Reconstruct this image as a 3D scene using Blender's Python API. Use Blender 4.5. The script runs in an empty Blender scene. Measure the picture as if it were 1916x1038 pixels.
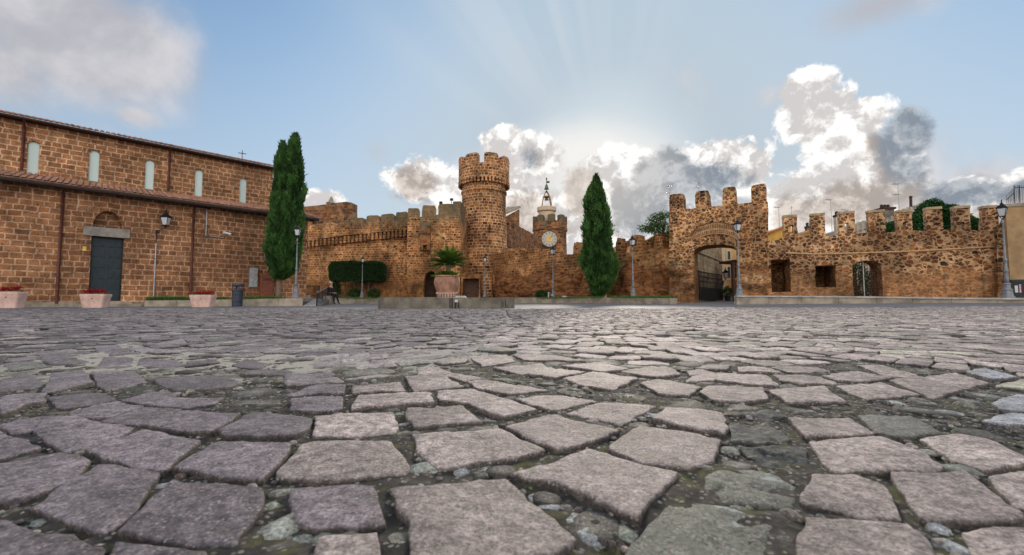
import bpy, bmesh, math, random
import numpy as np
from mathutils import Vector, Matrix, geometry, noise as mnoise
random.seed(7); RS = np.random.RandomState(11)
R = math.radians; PI = math.pi
C = bpy.context.scene.collection

# ------------------------------------------------------------------ camera
F = 804.0; CX, CY = 958.0, 519.0; CAMH = 0.2; PITCH = math.atan(47/F)
cam_d = bpy.data.cameras.new("camera"); cam = bpy.data.objects.new("camera", cam_d); C.objects.link(cam)
cam.location = (0, 0, CAMH); cam.rotation_euler = (PI/2+PITCH, 0, 0)
cam_d.sensor_width = 36; cam_d.lens = 36*F/1916; cam_d.clip_start = 0.02; cam_d.clip_end = 3000
cam_d.dof.use_dof = True; cam_d.dof.focus_distance = 2.2; cam_d.dof.aperture_fstop = 9
bpy.context.scene.camera = cam
def ray(px, py):
    x = (px-CX)/F; u = -(py-CY)/F
    return x, math.cos(PITCH)-math.sin(PITCH)*u, math.sin(PITCH)+math.cos(PITCH)*u
def P(px, py, Y):
    x, y, z = ray(px, py); t = Y/y
    return Vector((x*t, Y, CAMH+z*t))
def ZY(py, Y): return P(CX, py, Y).z
def XB(px, Y, z=0.3):                       # x of a point near the ground seen at px
    return (px-CX)/F*(Y*math.cos(PITCH)+(z-CAMH)*math.sin(PITCH))
def G(px, py, z=0.0):                       # pixel -> horizontal plane z
    x, y, dz = ray(px, py); t = (z-CAMH)/dz
    return x*t, y*t

# ------------------------------------------------------------------ sun, world, exposure
SUN_AZ, SUN_EL = R(13), R(19)
sd = bpy.data.lights.new("sun", 'SUN'); sd.energy = 2.8; sd.angle = R(9); sd.color = (1, .88, .72)
so = bpy.data.objects.new("sun", sd); C.objects.link(so)
sdir = Vector((math.sin(SUN_AZ)*math.cos(SUN_EL), math.cos(SUN_AZ)*math.cos(SUN_EL), math.sin(SUN_EL)))
so.rotation_euler = (-sdir).to_track_quat('-Z', 'Y').to_euler(); so.location = sdir*60
sc = bpy.context.scene
sc.view_settings.view_transform = 'Standard'; sc.view_settings.look = 'None'
sc.view_settings.exposure = 0.0; sc.view_settings.gamma = 1.0
sc.render.engine = 'CYCLES'; sc.cycles.max_bounces = 5; sc.cycles.diffuse_bounces = 3
sc.cycles.use_denoising = True

class NT:
    """tiny node-tree helper"""
    def __init__(s, tree): s.t = tree
    def n(s, typ, props=None, **ins):
        nd = s.t.nodes.new(typ)
        for k, v in (props or {}).items(): setattr(nd, k, v)
        for k, v in ins.items():
            key = int(k[1:]) if k[0] == 'i' and k[1:].isdigit() else k.replace('_', ' ')
            s.put(nd.inputs[key], v)
        return nd
    def put(s, sock, v):
        if isinstance(v, bpy.types.NodeSocket): s.t.links.new(v, sock)
        elif isinstance(v, bpy.types.Node): s.t.links.new(v.outputs[0], sock)
        else:
            if sock.type == 'RGBA' and hasattr(v, '__len__') and len(v) == 3: v = (*v, 1)
            sock.default_value = v
    def m(s, op, a, b=0.0, c=None, clamp=False):
        nd = s.n('ShaderNodeMath', dict(operation=op, use_clamp=clamp), i0=a, i1=b)
        if c is not None: s.put(nd.inputs[2], c)
        return nd.outputs[0]
    def v(s, op, a, b=(0, 0, 0), out=0):
        return s.n('ShaderNodeVectorMath', dict(operation=op), i0=a, i1=b).outputs[out]
    def mix(s, f, a, b, mode='MIX'):
        nd = s.t.nodes.new('ShaderNodeMix'); nd.data_type = 'RGBA'; nd.blend_type = mode
        s.put(nd.inputs[0], f); s.put(nd.inputs[6], a); s.put(nd.inputs[7], b); return nd.outputs[2]
    def ss(s, x, a, b, lo=0.0, hi=1.0):
        nd = s.n('ShaderNodeMapRange', dict(interpolation_type='SMOOTHSTEP'), i0=x, i1=a, i2=b, i3=lo, i4=hi); return nd.outputs[0]
    def noise(s, vec, scale, detail=4, rough=.55, col=False, dist=0.0):
        nd = s.n('ShaderNodeTexNoise', None, Vector=vec, Scale=scale, Detail=detail, Roughness=rough, Distortion=dist)
        return nd.outputs[1] if col else nd.outputs[0]
    def ramp(s, f, stops, interp='LINEAR'):
        nd = s.t.nodes.new('ShaderNodeValToRGB'); s.put(nd.inputs[0], f); cr = nd.color_ramp; cr.interpolation = interp
        while len(cr.elements) < len(stops): cr.elements.new(.5)
        for e, (p, c) in zip(cr.elements, stops): e.position = p; e.color = (*c, 1) if len(c) == 3 else c
        return nd.outputs[0]

wd = bpy.data.worlds.new("World"); sc.world = wd; wd.use_nodes = True
wd.node_tree.nodes.clear(); W = NT(wd.node_tree)
gen = W.n('ShaderNodeTexCoord').outputs['Generated']
sep = W.n('ShaderNodeSeparateXYZ', None, i0=gen)
az = W.m('ARCTAN2', sep.outputs[0], sep.outputs[1])
el = W.m('ARCSINE', sep.outputs[2])
ae = W.n('ShaderNodeCombineXYZ', None, i0=az, i1=el).outputs[0]
sky = W.n('ShaderNodeTexSky', dict(sky_type='NISHITA', sun_disc=False, sun_elevation=SUN_EL, sun_rotation=SUN_AZ,
          air_density=1.0, dust_density=1.2, ozone_density=2.0)).outputs[0]
skyc = W.mix(1.0, sky, (.128, .160, .172), 'MULTIPLY')
# clouds: soft ellipses in azimuth/elevation broken up by fractal noise and cauliflower bulges
def AE(px, py):
    x, y, z = ray(px, py); return math.atan2(x, y), math.atan2(z, math.hypot(x, y))
def blobset(lst):
    cur = None
    for (px, py, rx, ry, amp) in lst:
        a, e = AE(px, py)
        ra = abs(AE(px+rx, py)[0]-AE(px-rx, py)[0])/2; re = abs(AE(px, py-ry)[1]-AE(px, py+ry)[1])/2
        d = W.v('LENGTH', W.v('MULTIPLY', W.v('SUBTRACT', ae, (a, e, 0)), (1/ra, 1/re, 0)), out=1)
        val = W.m('MULTIPLY', W.m('SUBTRACT', 1.0, d), amp)
        cur = val if cur is None else W.m('MAXIMUM', cur, val)
    return cur
def billow(vec):
    wv = W.v('ADD', vec, W.v('MULTIPLY', W.v('SUBTRACT', W.noise(vec, 9, 4, .6, col=True), (.5, .5, .5)), (.10, .10, .10)))
    f = W.m('MULTIPLY', W.m('SUBTRACT', W.noise(wv, 7.0, 8, .62), .5), 2.0)
    f = W.m('ADD', f, W.m('MULTIPLY', W.m('SUBTRACT', W.noise(wv, 26.0, 6, .68), .5), 1.5))
    for sc_, am in ((14.0, .55), (37.0, .30)):
        vo = W.n('ShaderNodeTexVoronoi', dict(feature='F1'), Vector=wv, Scale=sc_).outputs[0]
        f = W.m('ADD', f, W.m('MULTIPLY', W.m('SUBTRACT', .42, vo), am))
    return f
bil = billow(gen); bil2 = billow(W.v('ADD', gen, (.018, -.01, .035)))
n1 = W.noise(gen, 4.5, 9, .58, dist=.3)
WHITE = [(785, 338, 92, 62, 1), (850, 365, 75, 70, 1), (950, 265, 72, 36, 1), (1008, 290, 60, 52, 1), (935, 335, 90, 80, 1), (990, 400, 120, 80, 1),
         (1165, 325, 100, 75, 1), (1330, 300, 125, 52, 1), (1405, 320, 50, 55, 1), (1280, 400, 210, 110, 1.2), (1100, 440, 180, 80, 1.2),
         (1512, 165, 78, 46, 1), (1505, 215, 70, 75, 1), (1545, 205, 85, 65, 1), (1540, 250, 80, 70, 1), (1600, 225, 85, 60, 1), (1575, 290, 95, 80, 1), (1640, 330, 120, 100, 1.1), (1510, 370, 130, 70, 1),
         (1720, 400, 240, 60, 1.1), (1810, 360, 90, 36, 1), (1895, 355, 60, 45, 1), (600, 380, 75, 34, 1)]
GREY = [(772, 345, 70, 52, 1), (1000, 305, 34, 44, .8), (975, 395, 90, 62, 1), (1085, 360, 55, 70, 1), (1245, 325, 98, 74, 1.1), (1310, 345, 120, 62, 1), (1190, 400, 110, 90, 1), (1370, 400, 110, 60, 1),
        (1595, 385, 130, 62, 1.1), (1695, 255, 72, 78, .9), (1690, 330, 75, 80, 1), (1480, 400, 75, 55, 1), (1640, 280, 50, 46, .7), (1800, 362, 130, 42, 1), (1900, 365, 60, 42, 1), (1720, 430, 260, 60, 1), (1000, 440, 120, 50, .8)]
SOFT = [(150, 70, 380, 190, 1.25), (10, 120, 220, 140, .9), (255, 215, 85, 42, .8), (200, 235, 110, 40, .3), (1650, 5, 230, 80, .85), (1640, 330, 230, 140, .75), (1830, 340, 160, 70, .8), (1285, 150, 60, 50, .4), (1440, 180, 60, 40, .5), (960, 330, 150, 90, .7), (1270, 190, 260, 110, .30), (705, 285, 60, 60, .45)]
wmask = W.ss(W.m('ADD', blobset(WHITE), W.m('MULTIPLY', bil, .52)), .12, .34)
gden = W.m('ADD', blobset(GREY), W.m('MULTIPLY', bil2, .46))
gmask = W.ss(gden, .12, .52)
smask = W.ss(W.m('ADD', blobset(SOFT), W.m('MULTIPLY', W.m('SUBTRACT', n1, .5), 1.1)), .10, .75)
# glow of the hidden sun with faint rays
sa, se = AE(1140, 335)
rel = W.v('SUBTRACT', ae, (sa, se, 0)); rd = W.v('LENGTH', rel, out=1)
rs = W.n('ShaderNodeSeparateXYZ', None, i0=rel)
ang = W.m('ARCTAN2', rs.outputs[0], rs.outputs[1])
angn = W.noise(W.n('ShaderNodeCombineXYZ', None, i0=ang).outputs[0], 3.4, 2, .45)
rays = W.m('MULTIPLY', W.ss(angn, .44, .58), W.m('MULTIPLY', W.ss(rd, .12, .34), W.ss(rd, .98, .40)))
rays = W.m('MULTIPLY', rays, W.ss(W.m('ABSOLUTE', W.m('ADD', ang, .35)), 1.0, .35))
front = W.ss(sep.outputs[1], -.25, .35)
glow = W.m('MULTIPLY', W.ss(rd, .85, .22), front)
glow2 = W.m('MULTIPLY', W.ss(rd, .24, .0), front)
base = W.mix(W.m('MULTIPLY', glow, .90), W.mix(.22, skyc, (.36, .46, .56)), (.42, .51, .60))
base = W.mix(W.ss(el, .62, .12, 0, .62), base, (.52, .565, .62))
base = W.mix(W.m('MULTIPLY', rays, .30), base, (.70, .74, .79))
sw = W.ss(W.m('ADD', blobset([(1090, 310, 230, 105, 1), (1120, 400, 300, 110, 1), (1450, 400, 300, 90, .8), (870, 340, 90, 70, .6)]), W.m('MULTIPLY', W.m('SUBTRACT', n1, .5), .9)), .0, .75)
base = W.mix(W.m('MULTIPLY', sw, .9), base, (.93, .91, .88))
base = W.mix(W.m('MULTIPLY', glow2, .45), base, (.95, .93, .90))
soft_c = W.mix(W.ss(n1, .4, .62), (.50, .485, .51), (.74, .70, .70))
base = W.mix(W.m('MULTIPLY', smask, .85), base, soft_c)
litc = W.ss(W.m('SUBTRACT', bil, bil2), -.35, .35)
BLUE = [(1255, 320, 120, 90, 1), (1330, 360, 110, 80, 1), (1700, 265, 80, 90, 1), (1830, 350, 120, 50, 1), (985, 300, 30, 40, .5), (1200, 400, 90, 90, .8)]
tone = W.ss(W.m('ADD', blobset(BLUE), W.m('MULTIPLY', W.m('SUBTRACT', n1, .5), 1.4)), .45, .0)
core = W.mix(tone, W.mix(litc, (.23, .275, .33), (.50, .53, .57)), W.mix(litc, (.42, .37, .34), (.76, .67, .60)))
core = W.mix(W.m('MULTIPLY', glow2, .45), core, (.80, .72, .64))
wcol = W.mix(W.ss(W.m('SUBTRACT', bil, bil2), -.25, .30), (.66, .63, .62), (1.15, 1.13, 1.09))
col = W.mix(W.m('MULTIPLY', wmask, .97), base, wcol)
col = W.mix(W.m('MULTIPLY', gmask, .93), col, core)
# unseen bright cloud bank added behind the viewer to light the facing walls
back = W.ss(sep.outputs[1], -.05, -.55)
bk = W.mix(W.ss(bil, -.35, .35), (1.0, 1.08, 1.25), (2.9, 2.65, 2.35))
col = W.mix(W.m('MULTIPLY', back, W.ss(el, 1.45, .9)), col, bk)
bg = W.n('ShaderNodeBackground', None, Color=col, Strength=1.0)
W.n('ShaderNodeOutputWorld', None, Surface=bg.outputs[0])

# ------------------------------------------------------------------ materials
def newmat(name):
    m = bpy.data.materials.new(name); m.use_nodes = True; m.node_tree.nodes.clear()
    n = NT(m.node_tree); b = n.n('ShaderNodeBsdfPrincipled'); n.n('ShaderNodeOutputMaterial', None, Surface=b)
    return m, n, b
def plain(name, col, rough=.6, metal=0.0, var=.25, scale=6, bump=.15, spec=.4):
    m, n, b = newmat(name)
    ob = n.n('ShaderNodeTexCoord').outputs['Object']
    f = n.noise(ob, scale, 6, .6)
    c = n.mix(n.ss(f, .3, .7), tuple(x*(1-var) for x in col), tuple(min(1, x*(1+var)) for x in col))
    n.put(b.inputs['Base Color'], c); b.inputs['Roughness'].default_value = rough; b.inputs['Metallic'].default_value = metal
    b.inputs['Specular IOR Level'].default_value = spec
    bp = n.n('ShaderNodeBump', None, Strength=bump, Distance=.02, Height=n.noise(ob, scale*6, 4, .6)); n.put(b.inputs['Normal'], bp)
    return m
def uvof(n): return n.n('ShaderNodeUVMap', dict(uv_map='UVMap')).outputs[0]
def masonry(name, tones, mortar, bw=.5, bh=.3, ms=.022, warp=.05, rubble=0.0, rub=(2.3, 1.35), rtones=None, rmortar=None,
            stain=(.55, 1.2), topdark=None, eroded=None, rubedge=.05, pits=.5, bstr=.6):
    """squared tuff blocks and/or rubble in mortar; colours random per block, large stains, pits"""
    m, n, b = newmat(name); uv = uvof(n)
    ob = n.n('ShaderNodeTexCoord').outputs['Object']
    wz = n.noise(uv, 1.3, 3, .5, col=True)
    wz2 = n.noise(uv, 7, 3, .6, col=True)
    wv = n.v('ADD', uv, n.v('ADD', n.v('MULTIPLY', n.v('SUBTRACT', wz, (.5, .5, .5)), (warp*3.0, warp*1.6, 0)),
                            n.v('MULTIPLY', n.v('SUBTRACT', wz2, (.5, .5, .5)), (warp*.9, warp*.9, 0))))
    br = n.n('ShaderNodeTexBrick', dict(offset=.5, squash=1.35, squash_frequency=3, offset_frequency=2), Vector=wv, Color1=(0, 0, 0), Color2=(1, 1, 1),
             Mortar=(0, 0, 0), Scale=1.0, Mortar_Size=ms, Mortar_Smooth=.35, Bias=0.0, Brick_Width=bw, Row_Height=bh)
    k = len(tones)
    stone = n.ramp(br.outputs[0], [(i/(k-1), t) for i, t in enumerate(tones)])
    fine = n.noise(uv, 24, 6, .7)
    mfac = n.ss(n.m('ADD', br.outputs[1], n.m('MULTIPLY', n.m('SUBTRACT', fine, .5), .9)), .25, .75)
    colr = n.mix(mfac, stone, mortar); hgt = n.m('SUBTRACT', 1.0, mfac)
    if rubble > 0:
        rv = n.v('MULTIPLY', n.v('ADD', wv, (3.3, 1.7, 0)), (1, rub[1], 1))
        vo = n.n('ShaderNodeTexVoronoi', dict(feature='F1'), Vector=rv, Scale=rub[0], Randomness=.85)
        ve = n.n('ShaderNodeTexVoronoi', dict(feature='DISTANCE_TO_EDGE'), Vector=rv, Scale=rub[0], Randomness=.85)
        vr = n.n('ShaderNodeSeparateColor', None, i0=vo.outputs['Color']).outputs[0]
        rt = rtones or tones; k = len(rt)
        rc = n.ramp(vr, [(i/(k-1), t) for i, t in enumerate(rt)])
        ed = n.ss(n.m('ADD', n.m('ADD', ve.outputs[0], n.m('MULTIPLY', n.m('SUBTRACT', .30, vo.outputs[0]), .22)), n.m('ADD', n.m('MULTIPLY', n.m('SUBTRACT', fine, .5), .16), n.m('MULTIPLY', n.m('SUBTRACT', n.noise(uv, 9, 3, .6), .5), .16))), rubedge*.5, rubedge*2.2)
        # some cells vanish into the mortar
        hid = n.m('MAXIMUM', n.m('LESS_THAN', n.n('ShaderNodeSeparateColor', None, i0=vo.outputs['Color']).outputs[1], .04), n.ss(n.noise(uv, .9, 5, .65), .70, .85))
        ed2 = n.m('MULTIPLY', ed, n.m('SUBTRACT', 1.0, n.m('MULTIPLY', hid, .8)))
        rcol = n.mix(ed2, rmortar or mortar, rc)
        rm = n.ss(n.noise(uv, .45, 4, .6), .68-rubble*.5, .78-rubble*.5) if rubble < 1 else 1.0
        colr = n.mix(rm, colr, rcol)
        hgt = n.m('ADD', n.m('MULTIPLY', hgt, n.m('SUBTRACT', 1.0, rm)), n.m('MULTIPLY', ed2, rm))
    if eroded:      # (colour, height, softness): crumbling bare tuff low on the wall
        vv = n.n('ShaderNodeSeparateXYZ', None, i0=uv).outputs[1]
        em = n.ss(n.m('ADD', vv, n.m('MULTIPLY', n.m('SUBTRACT', n.noise(uv, .8, 5, .65), .5), eroded[2]*3)), eroded[1]+.4, eroded[1]-.4)
        es = n.noise(n.v('MULTIPLY', uv, (1, 3.2, 1)), 3.5, 7, .7)
        ec = n.ramp(es, [(.3, tuple(x*.35 for x in eroded[0])), (.5, eroded[0]), (.72, tuple(min(1, x*1.5) for x in eroded[0]))])
        colr = n.mix(n.m('MULTIPLY', em, .70), colr, ec)
        hgt = n.m('ADD', n.m('MULTIPLY', hgt, n.m('SUBTRACT', 1.0, n.m('MULTIPLY', em, .7))), n.m('MULTIPLY', n.m('MULTIPLY', es, em), 1.6))
    big = n.noise(ob, .35, 7, .62); mid = n.noise(ob, 2.2, 6, .6)
    s = n.ss(big, .34, .66, stain[0], stain[1])
    s = n.m('MULTIPLY', s, n.ss(mid, .3, .7, .66, 1.28))
    s = n.m('MULTIPLY', s, n.ss(fine, .28, .72, .66, 1.28))
    pit = n.ss(n.noise(uv, 11, 3, .65), .60, .68); s = n.m('MULTIPLY', s, n.m('SUBTRACT', 1.0, n.m('MULTIPLY', pit, pits)))
    cc = n.n('ShaderNodeCombineColor', None, i0=s, i1=s, i2=s).outputs[0]
    colr = n.mix(1.0, colr, cc, 'MULTIPLY')
    # streaks of rain and lichen
    st = n.noise(n.v('MULTIPLY', uv, (1.6, .22, 1)), 2.0, 6, .65)
    colr = n.mix(n.ss(st, .53, .72, 0, .6), colr, (.085, .075, .055))
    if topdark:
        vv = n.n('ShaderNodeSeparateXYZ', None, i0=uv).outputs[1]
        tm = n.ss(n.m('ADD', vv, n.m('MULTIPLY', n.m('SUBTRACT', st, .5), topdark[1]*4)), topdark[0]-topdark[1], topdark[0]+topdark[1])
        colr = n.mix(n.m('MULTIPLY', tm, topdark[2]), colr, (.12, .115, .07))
    n.put(b.inputs['Base Color'], colr); b.inputs['Roughness'].default_value = .92; b.inputs['Specular IOR Level'].default_value = .15
    hh = n.m('ADD', n.m('MULTIPLY', hgt, .5), n.m('ADD', n.m('MULTIPLY', fine, .35), n.m('MULTIPLY', pit, -.5)))
    bp = n.n('ShaderNodeBump', None, Strength=bstr, Distance=.06, Height=hh); n.put(b.inputs['Normal'], bp)
    return m

T_CH = [(0.268, 0.115, 0.049), (0.384, 0.169, 0.076), (0.326, 0.14, 0.059), (0.433, 0.203, 0.093), (0.226, 0.099, 0.046), (0.4, 0.169, 0.071), (0.292, 0.126, 0.057)]
T_CA = [(0.142, 0.05, 0.02), (0.488, 0.2, 0.068), (0.224, 0.082, 0.028), (0.586, 0.266, 0.098), (0.06, 0.025, 0.02), (0.405, 0.141, 0.044), (0.192, 0.089, 0.04)]
T_RB = [(0.069, 0.033, 0.021), (0.245, 0.082, 0.028), (0.131, 0.061, 0.033), (0.413, 0.15, 0.047), (0.046, 0.029, 0.023), (0.307, 0.107, 0.035)]
M_church = masonry("church_tuff", T_CH, (.58, .36, .225), .38, .28, .034, .06, pits=.9, stain=(.62, 1.2), bstr=.9)
M_clere = masonry("clerestory_tuff", [(c[0]*1.1, c[1]*1.12, c[2]*1.1) for c in T_CH], (.64, .42, .26), .38, .27, .034, .06, pits=.7, stain=(.68, 1.2), bstr=.9)
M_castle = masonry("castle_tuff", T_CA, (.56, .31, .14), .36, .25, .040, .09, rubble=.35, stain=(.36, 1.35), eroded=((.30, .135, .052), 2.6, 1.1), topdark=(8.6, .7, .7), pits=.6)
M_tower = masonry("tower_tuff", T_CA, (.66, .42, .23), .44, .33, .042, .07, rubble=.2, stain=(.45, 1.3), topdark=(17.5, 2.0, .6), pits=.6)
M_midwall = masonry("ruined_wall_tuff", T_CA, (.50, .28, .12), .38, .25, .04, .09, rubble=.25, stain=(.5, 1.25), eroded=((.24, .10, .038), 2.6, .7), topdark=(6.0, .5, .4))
M_gate = masonry("gate_rubble", T_RB, (.58, .34, .16), .45, .30, .035, .16, rubble=1.0, rub=(4.1, 1.35), stain=(.5, 1.35), eroded=((.29, .125, .048), 2.6, .8), topdark=(8.2, .8, .35), rubedge=.036, bstr=.9)
M_right = masonry("long_wall_rubble", T_RB, (.58, .35, .18), .45, .30, .035, .16, rubble=1.0, rub=(3.9, 1.3), stain=(.5, 1.35), eroded=((.31, .145, .06), 1.9, .9), rubedge=.036, bstr=.9)
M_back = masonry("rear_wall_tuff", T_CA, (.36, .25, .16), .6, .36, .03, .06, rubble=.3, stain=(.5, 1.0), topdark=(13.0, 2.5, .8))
M_lane = masonry("lane_wall_stone", [(.34, .24, .14), (.44, .33, .2), (.38, .28, .17), (.48, .36, .22)], (.55, .44, .3), .6, .34, .02, .05, stain=(.7, 1.15))

def rockmat():
    m, n, b = newmat("tuff_rock"); ob = n.n('ShaderNodeTexCoord').outputs['Object']
    v = n.v('MULTIPLY', ob, (1, 1, 3.0)); f = n.noise(v, 1.8, 9, .68, dist=.4)
    c = n.ramp(f, [(.28, (.03, .015, .010)), (.42, (.105, .043, .020)), (.52, (.22, .090, .036)), (.62, (.33, .155, .065)), (.78, (.13, .062, .032))])
    c = n.mix(n.ss(n.noise(ob, .5, 5), .55, .7, 0, .55), c, (.14, .10, .045))
    n.put(b.inputs['Base Color'], c); b.inputs['Roughness'].default_value = .95; b.inputs['Specular IOR Level'].default_value = .1
    n.put(b.inputs['Normal'], n.n('ShaderNodeBump', None, Strength=.9, Distance=.15, Height=f)); return m
M_rock = rockmat()
def stonemat():
    """cobble tops: tint comes from each stone's own stored colour"""
    m, n, b = newmat("cobble_stone"); ob = n.n('ShaderNodeTexCoord').outputs['Object']
    at = n.n('ShaderNodeAttribute', dict(attribute_name='tint')).outputs[0]
    sp = n.noise(ob, 260, 5, .75); md = n.noise(ob, 60, 6, .65); bg_ = n.noise(ob, 9, 5, .6)
    s = n.m('MULTIPLY', n.ss(md, .32, .68, .52, 1.42), n.ss(sp, .32, .68, .45, 1.62))
    s = n.m('MULTIPLY', s, n.ss(bg_, .3, .7, .68, 1.25))
    c = n.mix(1.0, at, n.n('ShaderNodeCombineColor', None, i0=s, i1=s, i2=s).outputs[0], 'MULTIPLY')
    fl = n.n('ShaderNodeTexVoronoi', dict(feature='F1'), Vector=ob, Scale=190.0)
    c = n.mix(n.m('MULTIPLY', n.ss(fl.outputs[0], .34, .14, 0, .7), n.ss(n.n('ShaderNodeSeparateColor', None, i0=at).outputs[0], .07, .14)), c, n.mix(n.n('ShaderNodeSeparateColor', None, i0=fl.outputs['Color']).outputs[0], (.36, .22, .19), (.50, .48, .44)))
    al = n.n('ShaderNodeAttribute', dict(attribute_name='tint')).outputs['Alpha']      # lichen share of the stone
    lich = n.m('MULTIPLY', n.ss(n.noise(ob, 38, 7, .7), .50, .60), al)
    c = n.mix(n.m('MULTIPLY', lich, .8), c, (.17, .175, .13))
    lw = n.m('MULTIPLY', n.ss(n.noise(n.v('ADD', ob, (5, 3, 1)), 22, 6, .65), .60, .66), al)
    c = n.mix(n.m('MULTIPLY', lw, .85), c, (.42, .46, .46))
    n.put(b.inputs['Base Color'], c); n.put(b.inputs['Roughness'], n.ss(md, .3, .7, .62, .88))
    b.inputs['Specular IOR Level'].default_value = .38
    h = n.m('ADD', n.m('MULTIPLY', sp, .30), n.m('ADD', n.m('MULTIPLY', md, .9), n.m('MULTIPLY', fl.outputs[0], .10)))
    n.put(b.inputs['Normal'], n.n('ShaderNodeBump', None, Strength=1.0, Distance=.007, Height=h)); return m
M_cob = stonemat()
def dirtmat():
    m, n, b = newmat("joint_soil"); ob = n.n('ShaderNodeTexCoord').outputs['Object']
    f = n.noise(ob, 45, 7, .7); g = n.noise(ob, 5, 4, .6)
    c = n.ramp(f, [(.3, (.010, .009, .008)), (.5, (.035, .029, .023)), (.7, (.11, .092, .075))])
    c = n.mix(n.m('MULTIPLY', n.ss(n.noise(ob, 14, 4, .6), .50, .60), n.ss(f, .4, .6)), c, (.085, .082, .020))
    gr = n.n('ShaderNodeTexVoronoi', dict(feature='F1'), Vector=ob, Scale=150.0); gr2 = n.n('ShaderNodeSeparateColor', None, i0=gr.outputs['Color'])
    c = n.mix(n.m('MULTIPLY', n.ss(gr.outputs[0], .45, .30), n.m('GREATER_THAN', gr2.outputs[0], .62)), c, n.mix(gr2.outputs[1], (.09, .075, .06), (.30, .27, .22)))
    # strip of pale cement pointing on the left
    d = n.v('LENGTH', n.v('MULTIPLY', n.v('SUBTRACT', ob, (-1.15, 1.75, 0)), (.62, 1.5, 0)), out=1)
    c = n.mix(n.m('MULTIPLY', n.ss(n.m('ADD', d, n.m('MULTIPLY', n.m('SUBTRACT', g, .5), 1.6)), .95, .65), n.ss(f, .25, .45)), c, (.40, .37, .31))
    n.put(b.inputs['Base Color'], c); b.inputs['Roughness'].default_value = .95
    n.put(b.inputs['Normal'], n.n('ShaderNodeBump', None, Strength=.8, Distance=.01, Height=f)); return m
M_dirt = dirtmat()
def farpave():
    m, n, b = newmat("worn_paving"); ob = n.n('ShaderNodeTexCoord').outputs['Object']
    vo = n.n('ShaderNodeTexVoronoi', dict(feature='F1'), Vector=ob, Scale=8.0); ve = n.n('ShaderNodeTexVoronoi', dict(feature='DISTANCE_TO_EDGE'), Vector=ob, Scale=8.0)
    r = n.n('ShaderNodeSeparateColor', None, i0=vo.outputs['Color']).outputs[0]
    c = n.mix(r, (.15, .14, .145), (.27, .235, .225)); c = n.mix(n.ss(ve.outputs[0], .04, .12, .8, 0), c, (.06, .05, .045))
    c = n.mix(n.ss(n.noise(ob, .35, 4), .4, .65, 0, .6), c, (.20, .19, .18))
    n.put(b.inputs['Base Color'], c); b.inputs['Roughness'].default_value = .7
    n.put(b.inputs['Normal'], n.n('ShaderNodeBump', None, Strength=.5, Distance=.03, Height=n.m('ADD', n.m('MINIMUM', ve.outputs[0], .15), n.noise(ob, 20, 4)))); return m
M_farpave = farpave()
def tilemat():
    m, n, b = newmat("terracotta_tiles"); ob = n.n('ShaderNodeTexCoord').outputs['Object']
    f = n.noise(ob, 3.2, 5, .7); g = n.noise(ob, .8, 4, .6)
    c = n.ramp(f, [(.3, (.17, .075, .045)), (.5, (.40, .20, .13)), (.7, (.58, .37, .27))])
    c = n.mix(n.ss(g, .52, .68, 0, .75), c, (.20, .17, .10))
    n.put(b.inputs['Base Color'], c); b.inputs['Roughness'].default_value = .9
    n.put(b.inputs['Normal'], n.n('ShaderNodeBump', None, Strength=.4, Distance=.02, Height=f)); return m
M_tile = tilemat()
def oldtile():
    m, n, b = newmat("mossy_old_tiles"); ob = n.n('ShaderNodeTexCoord').outputs['Object']
    f = n.noise(ob, 3.0, 6, .7)
    c = n.ramp(f, [(.3, (.14, .11, .075)), (.5, (.36, .29, .21)), (.7, (.48, .40, .31))])
    n.put(b.inputs['Base Color'], c); b.inputs['Roughness'].default_value = .9
    n.put(b.inputs['Normal'], n.n('ShaderNodeBump', None, Strength=.5, Distance=.05, Height=f)); return m
M_otile = oldtile(); M_vous = plain("voussoir_stone", (.20, .092, .045), .9, var=.5, scale=3, bump=.6); M_mort = plain("arch_mortar", (.52, .31, .15), .95, var=.2, scale=4, bump=.5)
def leafmat(name, c1, c2, tr=.25):
    m = bpy.data.materials.new(name); m.use_nodes = True; m.node_tree.nodes.clear(); n = NT(m.node_tree)
    at = n.n('ShaderNodeAttribute', dict(attribute_name='tint')).outputs[2]
    ob = n.n('ShaderNodeTexCoord').outputs['Object']
    c = n.mix(n.m('ADD', n.m('MULTIPLY', at, .6), n.m('MULTIPLY', n.noise(ob, 1.1, 4, .6), .5), clamp=True), c1, c2)
    d = n.n('ShaderNodeBsdfPrincipled', None, Base_Color=c, Roughness=.6); d.inputs['Specular IOR Level'].default_value = .25
    t = n.n('ShaderNodeBsdfTranslucent', None, Color=c)
    mx = n.n('ShaderNodeMixShader', None, i0=tr, i1=d, i2=t); n.n('ShaderNodeOutputMaterial', None, Surface=mx); return m
M_cyp = leafmat("cypress_foliage", (.004, .016, .006), (.085, .20, .04), .12)
M_hedge = leafmat("hedge_foliage", (.012, .035, .012), (.06, .13, .035), .2)
M_palm = leafmat("cycad_foliage", (.02, .07, .012), (.13, .22, .03), .3)
M_ivy = leafmat("ivy_foliage", (.008, .035, .010), (.035, .12, .025), .15)
M_tree = leafmat("tree_foliage", (.03, .08, .02), (.11, .20, .06), .3)
M_grass = leafmat("grass_blades", (.03, .09, .012), (.12, .24, .04), .3)
M_red = leafmat("red_petals", (.18, .006, .012), (.50, .02, .03), .3)
M_bark = plain("bark", (.20, .13, .085), .9, scale=8, bump=.6)
M_palebark = plain("pale_bark", (.42, .27, .17), .9, scale=8, bump=.6)
M_iron = plain("grey_cast_iron", (.22, .225, .235), .55, .15, scale=10)
M_dkiron = plain("dark_iron", (.025, .025, .03), .5, .6)
M_rust = plain("rusty_iron", (.07, .035, .025), .8, .3)
M_pipe = plain("brown_painted_pipe", (.115, .035, .022), .5, .1)
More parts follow.
